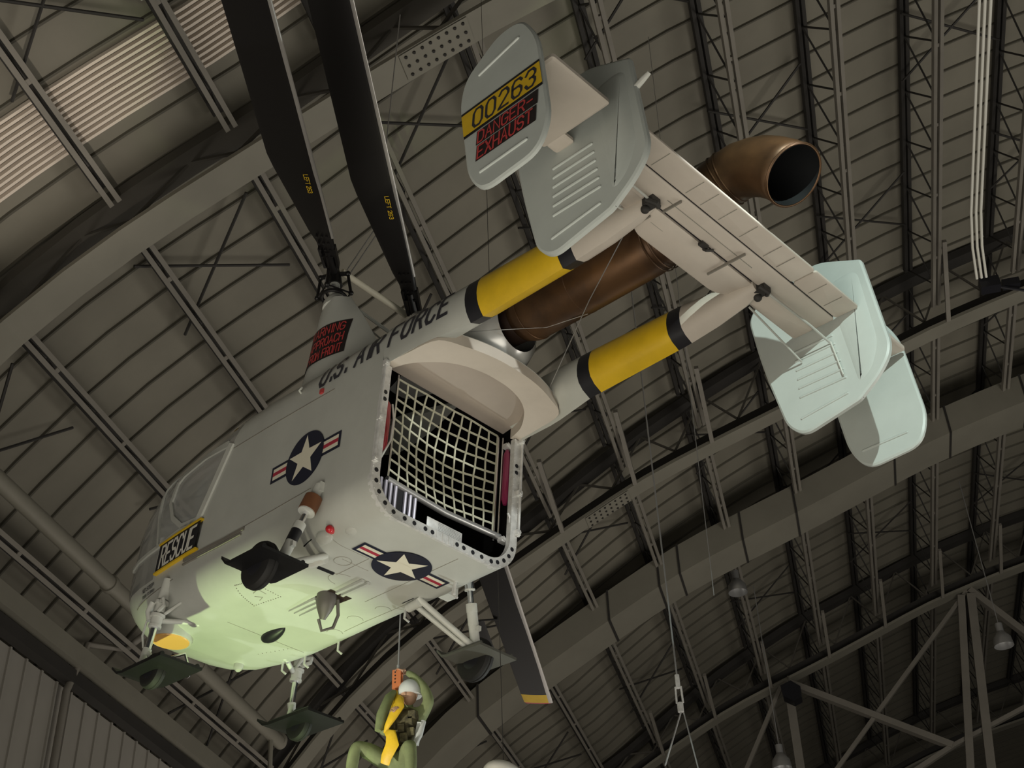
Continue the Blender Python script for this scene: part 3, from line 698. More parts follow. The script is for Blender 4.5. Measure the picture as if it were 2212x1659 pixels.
# blades: centre line from the hub, chord in the plane that the pitch sets
def blade(s, az, rise, R1, name, label, tip=False, flap=True, droop=0., flip=1, pitch=8):
    h = HUB[s]; d = Vector((cos(radians(az)), sin(radians(az)), rise)).normalized(); up = Vector((0, 0, 1)); c = d.cross(up).normalized()*flip; n = c.cross(d)*flip
    if n.z < 0: n = -n
    def st(r, c0, c1, th, n_=18):
        ctr = h+d*r-up*droop*(r/7.3)**2; th_ = radians(pitch); cc = c*cos(th_)+n*sin(th_); nn = n*cos(th_)-c*sin(th_)
        P = []
        for k in range(n_):
            a = 2*pi*k/n_; u = (1-cos(a))/2; yt = th*(1.6*sqrt(max(u, 0))*(1-u)+.05)*(1 if sin(a) >= 0 else -1)
            P.append(ctr+cc*(c0+(c1-c0)*u)+nn*yt)
        return P
    tipc = R1
    rr = [(.40, -.09, .10, .05), (.62, -.10, .11, .05), (.8, -.11, .16, .045), (1.9, -.115, .36, .035), (2.1, -.115, .385, .035), (3.5, -.115, .37, .030), (5.0, -.115, .36, .028), (tipc-.22, -.115, .34, .024)]
    mb = MB(); mb.loft([st(*r) for r in rr], cap1=not tip)
    b = mb.build(name, 'blade', heli, ang=40); lab(b, label)
    def edge(r0, r1):
        mb = MB(); rs = []
        for k in range(9):
            r = r0+(r1-r0)*k/8
            for q, w_ in zip(rr, rr[1:]):
                if r <= w_[0] or w_ is rr[-1]:
                    t = (r-q[0])/(w_[0]-q[0]); v = [q[i]*(1-t)+w_[i]*t for i in (1, 2, 3)]; break
            rs.append(st(r, v[0]-.012, v[0]+(.12 if tip else .075), v[2]*(.80 if tip else .62), 12))
        mb.loft(rs); mb.build('leading_edge_strip', 'bladeedge', b, ang=60)
    edge(.75, tipc-.02)
    if tip:
        mb = MB(); mb.loft([st(tipc-.22, -.115, .34, .024), st(tipc-.03, -.115, .33, .022)]); mb.build('yellow_blade_tip', 'yellow', b, ang=60)
        mb = MB(); mb.loft([st(tipc-.03, -.115, .33, .022), st(tipc, -.09, .30, .012)]); mb.build('red_blade_tip', 'redlamp', b, ang=60)
    # root fittings: bolts and grip
    mb = MB(); mb.tube([h+d*.05, h+d*.30, h+d*.5], [.06, .055, .05], 12)
    for i in range(4):
        for j in (-1, 0, 1):
            p = h+d*(.42+.13*i)+c*(.055*j+.01)+n*(-.055); mb.tube([p, p+n*.11], .014, 8)
    for j in (-1, 1): mb.bar(h+d*.18+c*.075*j, h+d*.55+c*.085*j, .03, .08, n)
    mb.build('blade_grip', 'blade', b)
    if flap:
        mb = MB(); f0 = h+d*(R1-1.95)-up*droop*.5; t0 = c*.36
        mb.tube([f0+c*.30, f0+c*.60], .015, 8); mb.tube([f0+d*.85+c*.30, f0+d*.85+c*.60], .015, 8)
        mb.loft([[f0+d*q+c*.50, f0+d*q+c*.56+n*.018, f0+d*q+c*.66, f0+d*q+c*.56-n*.018] for q in (0, .92)]); mb.build('servo_flap', 'blade', b, ang=60)
    mb = MB(); hh = lambda u, v, o: tuple(h+d*(1.9-u)+c*(.02-v)-n*.052-up*0)
    text_mb(mb, 'LEFT 263', hh, .045, .9); mb.build('blade_stencil', 'yellow', b, smooth=False, fix=False)
    return b
blade(1, 132.8, -.10, 7.3, 'rotor_blade', 'black port rotor blade reaching up out of the left of the frame', flip=1, pitch=10)
blade(-1, 126.2, .24, 7.3, 'rotor_blade', 'black starboard rotor blade reaching up over the hub rod', flip=1, pitch=6)
blade(-1, -59.6, -.275, 7.3, 'rotor_blade', 'black rotor blade with yellow tip hanging beyond the wheel', tip=True, flip=-1, droop=.1, pitch=4)

# ------------------------------------------------------------------ landing gear
def wheel(c, r, wd, par, ax=(0, 1, 0)):
    c = Vector(c); a = Vector(ax).normalized(); q = a.orthogonal().normalized(); q2 = a.cross(q); rs = []
    for o, rr in ((-.5, .55), (-.5, .78), (-.42, .93), (-.2, 1.0), (-.07, 1.0), (-.05, .975), (.05, .975), (.07, 1.0), (.2, 1.0), (.42, .93), (.5, .78), (.5, .55)):
        rs.append([c+a*o*wd+(q*cos(2*pi*k/32)+q2*sin(2*pi*k/32))*rr*r for k in range(32)])
    mb = MB(); mb.loft(rs); t = mb.build('wheel', 'rubber', par, ang=40)
    mb = MB(); mb.tube([c-a*wd*.56, c-a*wd*.50, c+a*wd*.50, c+a*wd*.56], [r*.28, r*.5, r*.5, r*.28], 20); mb.build('wheel_hub', 'black', t)
def pad(cx, cy, L, W, z, par, s, tilt=0., m='paddark', nose=.10):
    """flat bear-paw plate with an upturned front edge"""
    mb = MB(); rs = []
    for k in range(9):
        t = k/8; x = cx-L/2+L*t; up = (max(0, t-.78)/.22)**2*nose; ww = W*(1-.0*t)
        rs.append([(x, cy-ww/2, z+up+tilt*(x-cx)-.014), (x, cy+ww/2, z+up+tilt*(x-cx)-.014), (x, cy+ww/2, z+up+tilt*(x-cx)+.014), (x, cy-ww/2, z+up+tilt*(x-cx)+.014)])
    mb.loft(rs); p = mb.build('bear_paw_plate', m, par, ang=30)
    mb = MB()
    for e in (-1, 1): mb.tube([(cx-L/2+.03, cy+e*W*.42, z+.03-tilt*L/2), (cx+L*.30, cy+e*W*.42, z+.03+tilt*L*.3)], .022, 8)
    mb.bar((cx-.22, cy-W*.42, z+.03), (cx-.22, cy+W*.42, z+.03), .04, .04); mb.build('plate_rail', m, p)
def seg(a, b, t0, t1): a = Vector(a); b = Vector(b); return [a.lerp(b, t0), a.lerp(b, t1)]
for s, nm in ((1, 'port rear landing gear with brown boot'), (-1, 'starboard rear landing gear lit from below')):
    a = (.74, s*1.0, .42); b = (.80, s*1.24, -.40); g = MB()
    g.tube(seg(a, b, .62, 1.0), .052, 16); g.tube(seg(a, b, .48, .58), .058, 16); g.tube(seg(a, b, -.08, .10), .05, 14); g.box(Vector(a)+Vector((0, -s*.05, .04)), (.12, .12, .10))
    g.tube([Vector(a).lerp(Vector(b), .9), (.86, s*1.30, -.44)], .04, 12); g.box(Vector(a).lerp(Vector(b), .80)+Vector((-.05, 0, 0)), (.08, .04, .05))
    lg = lab(g.build('rear_landing_gear', 'white', heli), nm)
    mb = MB(); mb.tube(seg(a, b, .10, .30), .088 if s > 0 else .05, 20); mb.build('rubber_boot' if s > 0 else 'upper_cylinder', 'boot' if s > 0 else 'chrome', lg)
    mb = MB(); q = seg(a, b, .30, .315); mb.tube(q, .085 if s > 0 else .056, 20); mb.build('boot_clamp', 'white', lg)
    mb = MB(); mb.tube(seg(a, b, .30, .50), .030, 14); mb.build('piston', 'chrome', lg)
    mb = MB(); mb.tube(seg(a, b, .58, .74), .055, 16); mb.build('sleeve', 'black' if s > 0 else 'white', lg)
    mb = MB(); mb.tube([(.84, s*1.24, -.44), (1.14, s*.62, -.02)], .030, 10); mb.tube([(.78, s*1.20, -.42), (1.02, s*.60, -.02)], .032, 10); mb.tube([(1.0, s*.62, -.06), (1.2, s*.64, -.06)], .05, 10)
    mb.tube([(.86, s*1.1, -.38), (1.1, s*.66, -.05)], .010, 6); mb.build('drag_arm', 'white', lg)
    wheel((.93, s*1.37, -.46), .235, .13, lg)
    pad(.90, s*1.35, .66, .52, -.47, lg, s, m='paddark' if s > 0 else 'padgrey')
    # wheel-well opening as a flat patch, its inner shade painted dark
    mb = MB(); pts = [(.97, .83), (1.06, .57), (1.24, .57), (1.12, .81)]
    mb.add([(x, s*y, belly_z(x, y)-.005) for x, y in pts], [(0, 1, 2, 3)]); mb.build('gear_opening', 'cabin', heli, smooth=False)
for s, nm in ((1, 'port front landing gear beside the nose'), (-1, 'starboard front landing gear below the nose')):
    a = (3.42, s*.92, .30); b = (3.50, s*.95, -.42); g = MB()
    g.tube(seg(a, b, -.1, .22), .060, 14); g.tube(seg(a, b, .28, .42), .055, 14); g.tube(seg(a, b, .50, .62), .062, 14)
    for t, r in ((.25, .075), (.46, .08), (.62, .07)): g.tube(seg(a, b, t, t+.04), r, 16)
    g.ball(Vector(a)+Vector((-.04, -.05*s, .08)), .06, 10, 8); g.tube([(3.52, s*.99, .12), (3.58, s*.99, .02), (3.55, s*.97, -.08)], .035, 10)
    g.tube([(3.40, s*.97, .10), (3.30, s*1.0, .08), (3.28, s*.98, .02), (3.42, s*.96, .0)], .024, 8)
    g.tube([b, (3.50, s*.97, -.52), (3.42, s*1.02, -.60), (3.32, s*1.03, -.68)], [.05, .045, .035, .03], 10); g.tube([(3.48, s*.95, -.46), (3.40, s*.87, -.6), (3.32, s*.86, -.68)], .03, 10)
    lg = lab(g.build('front_landing_gear', 'white', heli), nm)
    mb = MB(); mb.tube(seg(a, b, .62, 1.0), .036, 14); mb.build('piston', 'chrome', lg)
    mb = MB(); mb.tube([(3.46, s*.90, -.04), (2.98, s*.80, .14)], .018, 8); mb.tube([(3.46, s*.88, -.08), (3.22, s*.58, -.06)], .028, 10); mb.ball((2.98, s*.8, .14), .03, 8, 6); mb.ball((3.22, s*.58, -.07), .04, 8, 6)
    mb.tube([(3.55, s*1.0, -.1), (3.58, s*1.0, -.26), (3.54, s*.98, -.40)], .012, 6); mb.build('brace_rod', 'white', lg)
    wheel((3.28, s*.945, -.72), .19, .12, lg)
    pad(3.26, s*.93, .95, .50, -.74, lg, s)
    if s > 0:
        mb = MB(); mb.tube([(3.30, .84, -.55), (3.22, .66, -.45), (3.20, .61, -.60)], [.022, .022, .028], 10); mb.ball((3.205, .60, -.655), .045, 12, 8); mb.build('steering_arm', 'chrome', lg)

# ------------------------------------------------------------------ belly fittings
mb = MB(); rs = []
LC = Vector((3.69, .60, -.15))
mb.tube([LC+Vector((0, 0, .16)), LC+Vector((0, 0, .02)), LC], [.26, .235, .225], 36); ll = mb.build('searchlight_housing', 'hull', heli, ang=40)
mb = MB(); mb.tube([LC+Vector((0, 0, .0)), LC-Vector((0, 0, .012))], [.205, .198], 36); lab(mb.build('searchlight_lens', 'lens', ll), 'amber lens of the round nose light')
mb = MB(); rs = []
for k in range(11):
    t = k/10; q = sin(pi*min(1, t*1.0)**.75)**.7 if 0 < t < 1 else .02
    x = 2.98-.40*t; rs.append([(x, -.10+.085*q*cos(a), belly_z(x, 0)-.0+.07*q*sin(a)) for a in [2*pi*j/16 for j in range(16)]])
mb.loft(rs); mb.build('black_antenna_blister', 'black', heli, ang=60)
mb = MB(); [mb.box((2.02, y, -.05), (.44, .035, .03)) for y in (-.04, .03, .10)]; [mb.box((1.33, y, -.04), (.42, .035, .03)) for y in (-.03, .04)]; hk = mb.build('cargo_hook', 'hull', heli)
mb = MB(); mb.tube([(1.68, .06, -.02), (1.68, .06, -.10), (1.70, .05, -.18), (1.74, .03, -.27)], [.10, .105, .08, .03], 14); mb.tube([(1.62, -.04, -.06), (1.66, -.10, -.2), (1.72, -.10, -.32), (1.80, -.02, -.36), (1.78, .05, -.26)], .018, 8); mb.build('hook_body', 'linkgrey', hk)
mb = MB(); mb.add([(x, y, belly_z(x, y)-.004) for x, y in ((1.80, .12), (1.54, .12), (1.54, -.16), (1.80, -.14))], [(0, 1, 2, 3)]); mb.build('hook_well', 'exhaustdark', hk, smooth=False)
def bpatch(name, pts, m, o=.005):
    mb = MB(); mb.add([(x, y, belly_z(x, y)-o) for x, y in pts], [tuple(range(len(pts)))]); return mb.build(name, m, heli, smooth=False)
bpatch('belly_slot', [(1.235, .52), (1.225, .32), (1.28, .30), (1.29, .50)], 'black')
mb = MB()
def bline(pts, r=.003):
    q = []
    for a, b in zip(pts, pts[1:]):
        for k in range(8): q.append((a[0]+(b[0]-a[0])*k/8, a[1]+(b[1]-a[1])*k/8))
    q.append(pts[-1]); mb.tube([(x, y, belly_z(x, y)-.001) for x, y in q], r, 5)
bline([(1.5, -.30), (.1, -.30)]); bline([(1.25, .28), (.75, .28), (.75, .75)]); bline([(.95, .45), (.95, .12)]); bline([(2.9, .42), (2.9, -.6)], .003); bline([(2.2, -.6), (1.2, -.62)], .003)
bline([(.98+.09*cos(a), .42+.09*sin(a)) for a in [2*pi*k/12 for k in range(13)]], .004); bline([(1.30+.12*cos(a), .16+.16*sin(a)) for a in [pi*k/8 for k in range(9)]], .004)
for c in ((1.5, -.55), (2.3, -.55), (1.9, -.50)): bline([(c[0]+.08*cos(a), c[1]+.09*sin(a)) for a in [pi*k/6+1 for k in range(7)]], .003)
bline([(2.2, .6), (2.1, .62), (2.12, .5)], .005); bline([(2.25, .55), (2.2, .48), (2.28, .46)], .004)
mb.build('belly_seam', 'seamline', heli)
mb = MB()
R0 = [(2.02, .74), (2.28, .78), (2.42, .43), (2.06, .36)]
for a, b in zip(R0, R0[1:]+R0[:1]):
    for k in range(11): x = a[0]+(b[0]-a[0])*k/11; y = a[1]+(b[1]-a[1])*k/11; mb.ball((x, y, belly_z(x, y)), .007, 6, 4)
for k in range(9): x = 3.15-.0*k; mb.ball((3.3-.05*k, -.28-.02*k, belly_z(3.3-.05*k, .3)), .006, 6, 4)
mb.build('access_panel_screw', 'steel', heli)
mb = MB(); mb.ball((.82, .78, .04), .085, 16, 10, sc=(1.3, .9, .8)); b1 = mb.build('clear_beacon_dome', 'clearlamp', heli); mb = MB(); mb.tube([(.70, .80, .07), (.67, .84, .05)], [.045, .04], 14); mb.ball((.665, .85, .045), .04, 12, 8); mb.build('red_navigation_light', 'redlamp', heli)
mb = MB(); mb.ball((.50, .70, .03), .07, 14, 8, sc=(1.2, 1, .5)); mb.ball((.62, .66, .02), .045, 12, 8, sc=(1, 1, .5)); mb.build('clear_lamp_cover', 'clearlamp', heli)
mb = MB(); mb.tube([(3.75, -.34, -.02), (3.74, -.33, -.14), (3.73, -.33, -.17)], [.06, .055, .03], 16); mb.build('belly_drain_cup', 'hull', heli)
mb = MB()
for x, y in ((3.0, -.70), (2.55, -.80), (1.35, -.72), (.55, -.66), (3.3, -.62)): mb.tube([(x, y, belly_z(x, y)+.01), (x, y, belly_z(x, y)-.10), (x-.04, y-.03, belly_z(x, y)-.14)], .013, 8)
mb.tube([(.48, -.62, 0), (.48, -.62, -.14)], .016, 8); mb.build('drain_tube', 'silver', heli)
mb = MB(); mb.tube([(1.55, -.98, .5), (1.4, -1.18, .45), (1.4, -1.3, .42)], .03, 10); mb.box((1.4, -1.34, .50), (.16, .14, .24)); mb.build('rescue_hoist', 'white', heli)
mb = MB()
mb.tube([(-.60, .42, 2.0), (-1.3, .0, 1.94), (-1.75, -.1, 1.93)], .004, 5); mb.tube([(-3.05, .75, 1.82), (-1.9, 0.05, 1.92), (-.45, -.78, 1.72)], .005, 5); mb.build('stay_wire', 'galv', heli)
# suspension shackles on the hub side
mb = MB(); mb.tube([(1.60, .45, 4.02), (1.72, .02, 5.08)], .009, 6); mb.tube([(1.62, .40, 3.98), (1.78, -.03, 5.0)], .009, 6); mb.ball((1.75, 0, 5.1), .05, 8, 6); mb.tube([(1.66, .05, 5.0), (1.84, -.05, 5.2)], .03, 8)
mb.tube([(1.75, 0, 5.1), (1.80, .01, 7.2), (1.85, .02, 9.2)], .008, 6); mb.build('suspension_cable', 'galv', heli)

# ------------------------------------------------------------------ rescue crewman on the hoist line (world metres, J = distance down the hall)
PX, PJ, PZ = -4.45, 13.11, 7.76            # hook position
def W3(u, d, v): return Vector((PX+u, PJ+d, PZ+v))
mb = MB(); mb.tube([W3(.02, 0, 1.0), W3(0, 0, .06)], .009, 8); mb.tube([W3(0, 0, .10), W3(0, 0, .05)], .018, 8)
tag(mb.build('hoist_cable', 'galv'), 'thin steel hoist line running down to the hanging crewman', 'cable')
mb = MB(); mb.loft([[W3(x, y, z) for x, y in ((-.055, -.04), (.045, -.04), (.045, .04), (-.055, .04))] for z in (.03, -.04, -.14, -.19)])
mb.tube([W3(-.01, 0, -.18), W3(-.01, 0, -.24)], .02, 8)
hookb = mb.build('rescue_hook', 'orange'); tag(hookb, 'orange hook block at the bottom of the hoist line', 'hook')
mb = MB(); [mb.ball(W3(-.02, -.042, .0-.04*k), .009, 8, 6) for k in range(4)]; mb.build('hook_bolt', 'black', hookb)
person = empty('person', W3(-.02, 0, -1.0)); tag(person, 'crewman in green flight suit and white helmet hanging in a yellow sling', 'person')
PI = person.location.copy()
def pv(p): return Vector(p)-PI
def skin(name, chain, m, sub=1, root=0, parent=person):
    """chain: list of polylines of (point, radius)"""
    me = bpy.data.meshes.new(name); vs = []; es = []; rs = []; idx = {}
    for pl in chain:
        last = None
        for p, r in pl:
            k = tuple(round(c, 4) for c in p)
            if k not in idx: idx[k] = len(vs); vs.append(pv(p)); rs.append(r)
            if last is not None and last != idx[k]: es.append((last, idx[k]))
            last = idx[k]
    me.from_pydata(vs, es, []); o = bpy.data.objects.new(name, me); COL.objects.link(o); o.parent = parent
    md = o.modifiers.new('skin', 'SKIN'); md.use_smooth_shade = True
    for i, r in enumerate(rs):
        sv = me.skin_vertices[0].data[i]; rr = r if isinstance(r, tuple) else (r, r); sv.radius = rr; sv.use_root = (i == root)
    ss = o.modifiers.new('sub', 'SUBSURF'); ss.levels = sub+1; ss.render_levels = sub+1
    me.materials.append(MT[m]); return o
pel = W3(-.02, .05, -.98); wai = W3(.02, .06, -.82); che = W3(.08, .06, -.58); nek = W3(.10, .03, -.40); hed = W3(.13, .0, -.30)
shR = W3(.28, .05, -.48); elR = W3(.30, .0, -.20); wrR = W3(.10, -.01, .0); shL = W3(-.10, .05, -.47); elL = W3(-.12, -.10, -.72); wrL = W3(-.02, -.20, -.60)
hipL = W3(-.12, .02, -1.0); hipR = W3(.10, .02, -1.0); knL = W3(-.36, -.30, -.90); knR = W3(.26, -.34, -.98); anL = W3(-.40, -.34, -1.34); anR = W3(.28, -.40, -1.42); toL = W3(-.42, -.50, -1.42); toR = W3(.28, -.56, -1.50)
body = skin('body', [[(pel, (.15, .12)), (wai, (.14, .11)), (che, (.18, .13)), (nek, .055), (hed, .07)],
  [(che, (.18, .13)), (shR, .075), (W3(.36, .02, -.36), .068), (elR, .055), (W3(.20, -.01, -.08), .047), (wrR, .036)], [(che, (.18, .13)), (shL, .075), (elL, .055), (wrL, .036)],
  [(pel, (.15, .12)), (hipL, .11), (W3(-.24, -.16, -.93), .098), (knL, .075), (W3(-.39, -.30, -1.1), .07), (anL, .045), (toL, .04)], [(pel, (.15, .12)), (hipR, .11), (W3(.19, -.18, -.98), .098), (knR, .075), (W3(.28, -.35, -1.2), .07), (anR, .045), (toR, .04)]], 'green', 1)
lab(body, 'body in an olive green flight suit')
mb = MB(); c = hed+Vector((0, -.01, .02)); mb.ball(pv(c), .105, 20, 14, sc=(.88, 1.0, 1.12)); mb.ball(pv(c+Vector((-.005, -.105, -.02))), .016, 8, 6, sc=(.8, 1, 1.4)); 
for e in (-1, 1): mb.ball(pv(c+Vector((e*.035, -.088, .012))), .014, 8, 6); mb.ball(pv(c+Vector((e*.093, 0, -.01))), .022, 8, 6, sc=(.4, .8, 1.2))
mb.tube([pv(c+Vector((-.028, -.094, -.055))), pv(c+Vector((0, -.102, -.053))), pv(c+Vector((.028, -.094, -.055)))], .006, 6); mb.build('head', 'skin', body, ang=80)
mb = MB(); cc = c+Vector((.01, .018, .035)); rs = []
for i in range(9):
    a = -0.25+(pi/2+.25)*i/8; rs.append([pv(cc+Vector((.135*cos(a)*cos(t), .145*cos(a)*sin(t), .15*sin(a)))) for t in [2*pi*k/24 for k in range(24)]])
mb.loft(rs); mb.build('helmet', 'helmet', person, ang=80)
# hands: palm and five fingers
def hand(name, w_, dirv, palm, m='skin', curl=1.):
    d = Vector(dirv).normalized(); n = Vector(palm).normalized(); sd_ = d.cross(n).normalized(); ch = []
    pc = w_+d*.045; ch.append([(w_, .026), (pc, (.034, .018)), (w_+d*.085, (.036, .016))]); base = w_+d*.085
    for k, (o, L) in enumerate(((-.030, .068), (-.010, .078), (.010, .074), (.029, .058))):
        b = base+sd_*o; p1 = b+d*L*.42+n*L*.12*curl; p2 = p1+d*L*.22+n*L*.34*curl; p3 = p2-d*L*.06*curl+n*L*.30*curl
        ch.append([(base, (.036, .016)), (b+d*.006, .0105), (p1, .0095), (p2, .0088), (p3, .0078)])
    t0 = w_+d*.02-sd_*.030; ch.append([(w_, .026), (t0, .014), (t0+d*.035-sd_*.016+n*.02*curl, .0115), (t0+d*.058-sd_*.004+n*.045*curl, .0095)])
    return skin(name, ch, m, 0, parent=body)
hand('right_hand', wrR, (-.9, .0, .35), (-.15, -.2, -1)); hand('left_hand', wrL, (.5, -.3, .8), (.5, .6, .2))
# tactical vest, belt, boots
mb = MB(); rs = []
for t, rx, ry in ((-.86, .15, .13), (-.76, .165, .145), (-.66, .185, .155), (-.56, .20, .155), (-.49, .19, .135), (-.45, .14, .10)):
    ctr = W3(.02+(t+.86)*.18, .055, t); rs.append([pv(ctr+Vector((rx*cos(a), ry*sin(a), .010*sin(5*a+t*40)))) for a in [2*pi*k/28 for k in range(28)]])
mb.loft(rs); vest = mb.build('camouflage_vest', 'camo', person, ang=60)
mb = MB()
for u, v in ((-.05, -.66), (.05, -.70), (.13, -.62), (.08, -.80), (-.02, -.80), (.15, -.74), (.16, -.55)): mb.box(pv(W3(u+.04, -.10-.02*(u < .1), v)), (.075, .05, .085))
mb.build('vest_pouch', 'camo', vest)
mb = MB(); mb.tube([pv(W3(.0, .05, -.88)), pv(W3(-.01, .05, -.91))], .17, 24); mb.build('belt', 'black', body)
for a, b, c_ in ((anL, toL, 0), (anR, toR, 0)):
    mb = MB(); mb.tube([pv(a+Vector((0, 0, .10))), pv(a), pv(a+(b-a)*.3+Vector((0, .0, -.02))), pv(b), pv(b+Vector((0, -.08, 0)))], [.06, .062, .062, .05, .03], 14); mb.build('boot', 'black', person, ang=80)
mb = MB(); fl = pv(W3(.27, -.02, -.62)); mb.bar(fl, pv(W3(.22, -.02, -.86)), .06, .05); mb.tube([pv(W3(.30, .0, -.60)), pv(W3(.26, -.04, -.76)), pv(W3(.20, -.06, -.92))], [.03, .045, .02], 10); mb.build('oxygen_bottle', 'helmet', vest, ang=60)
# yellow sling
mb = MB()
def belt(pts, w0, th):
    rs = []; P = [pv(W3(*p[:3])) for p in pts]
    for i, p in enumerate(P):
        wd = pts[i][3] if len(pts[i]) > 3 else w0
        t = (P[min(i+1, len(P)-1)]-P[max(i-1, 0)]).normalized(); n = t.cross(Vector((0, 1, .15))).normalized(); b = n.cross(t)
        rs.append([p+n*wd/2*cx+b*th/2*cy for cx, cy in ((-1, -.3), (-.6, -1), (.6, -1), (1, -.3), (1, .3), (.6, 1), (-.6, 1), (-1, .3))])
    mb.loft(rs)
belt([(-.01, -.01, -.22, .04), (.01, -.05, -.30, .08), (.06, -.14, -.38, .12), (.08, -.20, -.48, .13), (.03, -.24, -.60, .10), (-.04, -.22, -.70, .06), (-.06, -.2, -.76, .05)], .1, .035)
belt([(-.02, .01, -.22, .04), (-.08, .02, -.28, .09), (-.12, .03, -.40, .10), (-.10, .0, -.55, .08), (-.07, -.12, -.70, .05)], .1, .03)
sl = mb.build('rescue_sling', 'sling', person, ang=60); lab(sl, 'bright yellow rescue sling')
mb = MB(); belt([(-.06, -.2, -.74, .05), (.02, -.26, -.80, .12), (.04, -.26, -.92, .15), (-.03, -.24, -1.04, .12), (-.06, -.20, -1.1, .10)], .1, .03); mb.build('sling_strap', 'sling', person, ang=60)
mb = MB(); mb.tube([pv(W3(-.02, -.06, -.24)), pv(W3(-.05, -.14, -.34)), pv(W3(-.10, -.22, -.56)), pv(W3(-.13, -.24, -.74))], [.03, .055, .062, .04], 12); mb.build('rolled_strap', 'green', person, ang=60)

# ================================================================== THE HALL
HZ = 1.6
PROF = [(-17, 6.8), (-14.6, 9.8), (-13.9, 10.8), (-12.9, 12.0), (-11.6, 13.55), (-9.75, 15.05), (-7.3, 16.5), (-5.95, 17.3), (-3.3, 18.75), (-.85, 19.7), (.66, 20.25), (4.7, 21.9), (7.4, 22.7), (11, 23.5), (16, 24.2), (22, 24.4)]
def pz(k):
    if k <= PROF[0][0]: return PROF[0][1]
    for a, b in zip(PROF, PROF[1:]):
        if k <= b[0]: return a[1]+(b[1]-a[1])*(k-a[0])/(b[0]-a[0])
    return PROF[-1][1]
def sm(k): return (pz(k-.9)+2*pz(k)+pz(k+.9))/4+HZ       # smoothed height of the arch's underside
KS = [-15.1+.9*i for i in range(41)]
JA = [14.0, 30.0, 47.0, 63.5]
def slope(k): return math.atan((sm(k+.5)-sm(k-.5)))
def dk(k, d):
    """point a distance d above the arch's underside, square to the roof"""
    a = slope(k); return (k-d*sin(a), sm(k)+d*cos(a))
def dd(k): t = max(0, min(1, (k+7)/7)); return 1.25+.95*t
DK = 1.95                                                 # deck above the arch's underside
# ceiling deck with its seams
mb = MB(); J0, J1 = -4, 80
for a, b in zip(KS, KS[1:]):
    (xa, za), (xb, zb_) = dk(a, dd(a)), dk(b, dd(b))
    mb.add([(xa, J0, za), (xb, J0, zb_), (xb, J1, zb_), (xa, J1, za)], [(0, 1, 2, 3)], 0)
j = 6.0
while j < 76:
    rs = []
    for k in KS:
        (x0, z0), (x1, z1) = dk(k, dd(k)+.01), dk(k, dd(k)-.055)
        rs.append([(x0, j-.03, z0), (x1, j-.02, z1), (x1, j+.02, z1), (x0, j+.03, z0)])
    mb.loft(rs, mi=1); j += .82
ceil_ = mb.build('ceiling', ['deck', 'seam'], ang=30, fix=False); tag(ceil_, 'dim brown-grey metal roof deck with dark seams', 'ceiling', kind='structure')
mb = MB(); mb.box((3, 38, -.05), (80, 110, .1)); tag(mb.build('floor', 'wallpanel'), 'dark hall floor', 'floor', kind='structure')
mb = MB(); mb.box((-14.45, 38, 6.24), (.3, 90, 12.48))
for k in range(80): mb.box((-14.28, 6+k*.55, 6.24), (.05, .05, 12.48))
wl = mb.build('wall_left', 'wallpanel', smooth=False); tag(wl, 'grey panelled side wall of the hall below the roof edge', 'wall', kind='structure')
mb = MB(); mb.box((8, 82, 14), (60, .3, 28)); tag(mb.build('wall_back', 'wallpanel'), 'far end wall', 'wall', kind='structure')
mb = MB(); mb.box((-14.12, 38, 12.62), (.25, 90, .26)); tag(mb.build('trim_1', 'steeldark', smooth=False), 'dark eaves beam along the top of the side wall', 'beam', kind='structure')
mb = MB(); mb.box((-13.98, 38, 13.02), (.18, 90, .40)); tag(mb.build('trim_2', 'duct', smooth=False), 'pale gutter beam above the side wall', 'beam', kind='structure')

# arches: bottom flange, web, top chord and lattice
names = ['nearest box-flanged roof arch, crossing behind the rotor blades', 'second roof arch, passing behind the tail and the cabin', 'third roof arch, low right, with truss legs below it', 'farthest roof arch beyond the truss']
arches = []
for n_, J in enumerate(JA):
    a = empty('roof_arch', (0, J, HZ)); tag(a, names[n_], 'roof beam', 'steel arches of the roof'); arches.append(a)
    fw = .62 if n_ == 0 else .55
    def L(k, j, z): return (k, j, z-HZ)
    mb = MB(); mb.loft([[L(k, 0, sm(k)), L(k, fw, sm(k)), L(k, fw, sm(k)+.10), L(k, 0, sm(k)+.10)] for k in KS]); mb.build('bottom_flange', 'duct', a, smooth=False)
    mb = MB(); mb.loft([[L(k, fw/2-.02, sm(k)+.08), L(k, fw/2+.02, sm(k)+.08), L(k, fw/2+.02, sm(k)+.50), L(k, fw/2-.02, sm(k)+.50)] for k in KS])
    mb.loft([[L(k, .05, sm(k)+dd(k)-.25), L(k, fw-.05, sm(k)+dd(k)-.25), L(k, fw-.05, sm(k)+dd(k)), L(k, .05, sm(k)+dd(k))] for k in KS]); mb.build('web', 'webpaint' if n_ == 0 else 'steeldark', a, smooth=False)
    mb = MB()
    for i in range(0, len(KS)-2, 2):
        k0, k1 = KS[i], KS[i+2]; km = (k0+k1)/2
        mb.bar(L(k0, fw/2, sm(k0)+.5), L(km, fw/2, sm(km)+dd(km)-.2), .05, .05); mb.bar(L(km, fw/2, sm(km)+dd(km)-.2), L(k1, fw/2, sm(k1)+.5), .05, .05)
    mb.build('lattice', 'webpaint', a, smooth=False)
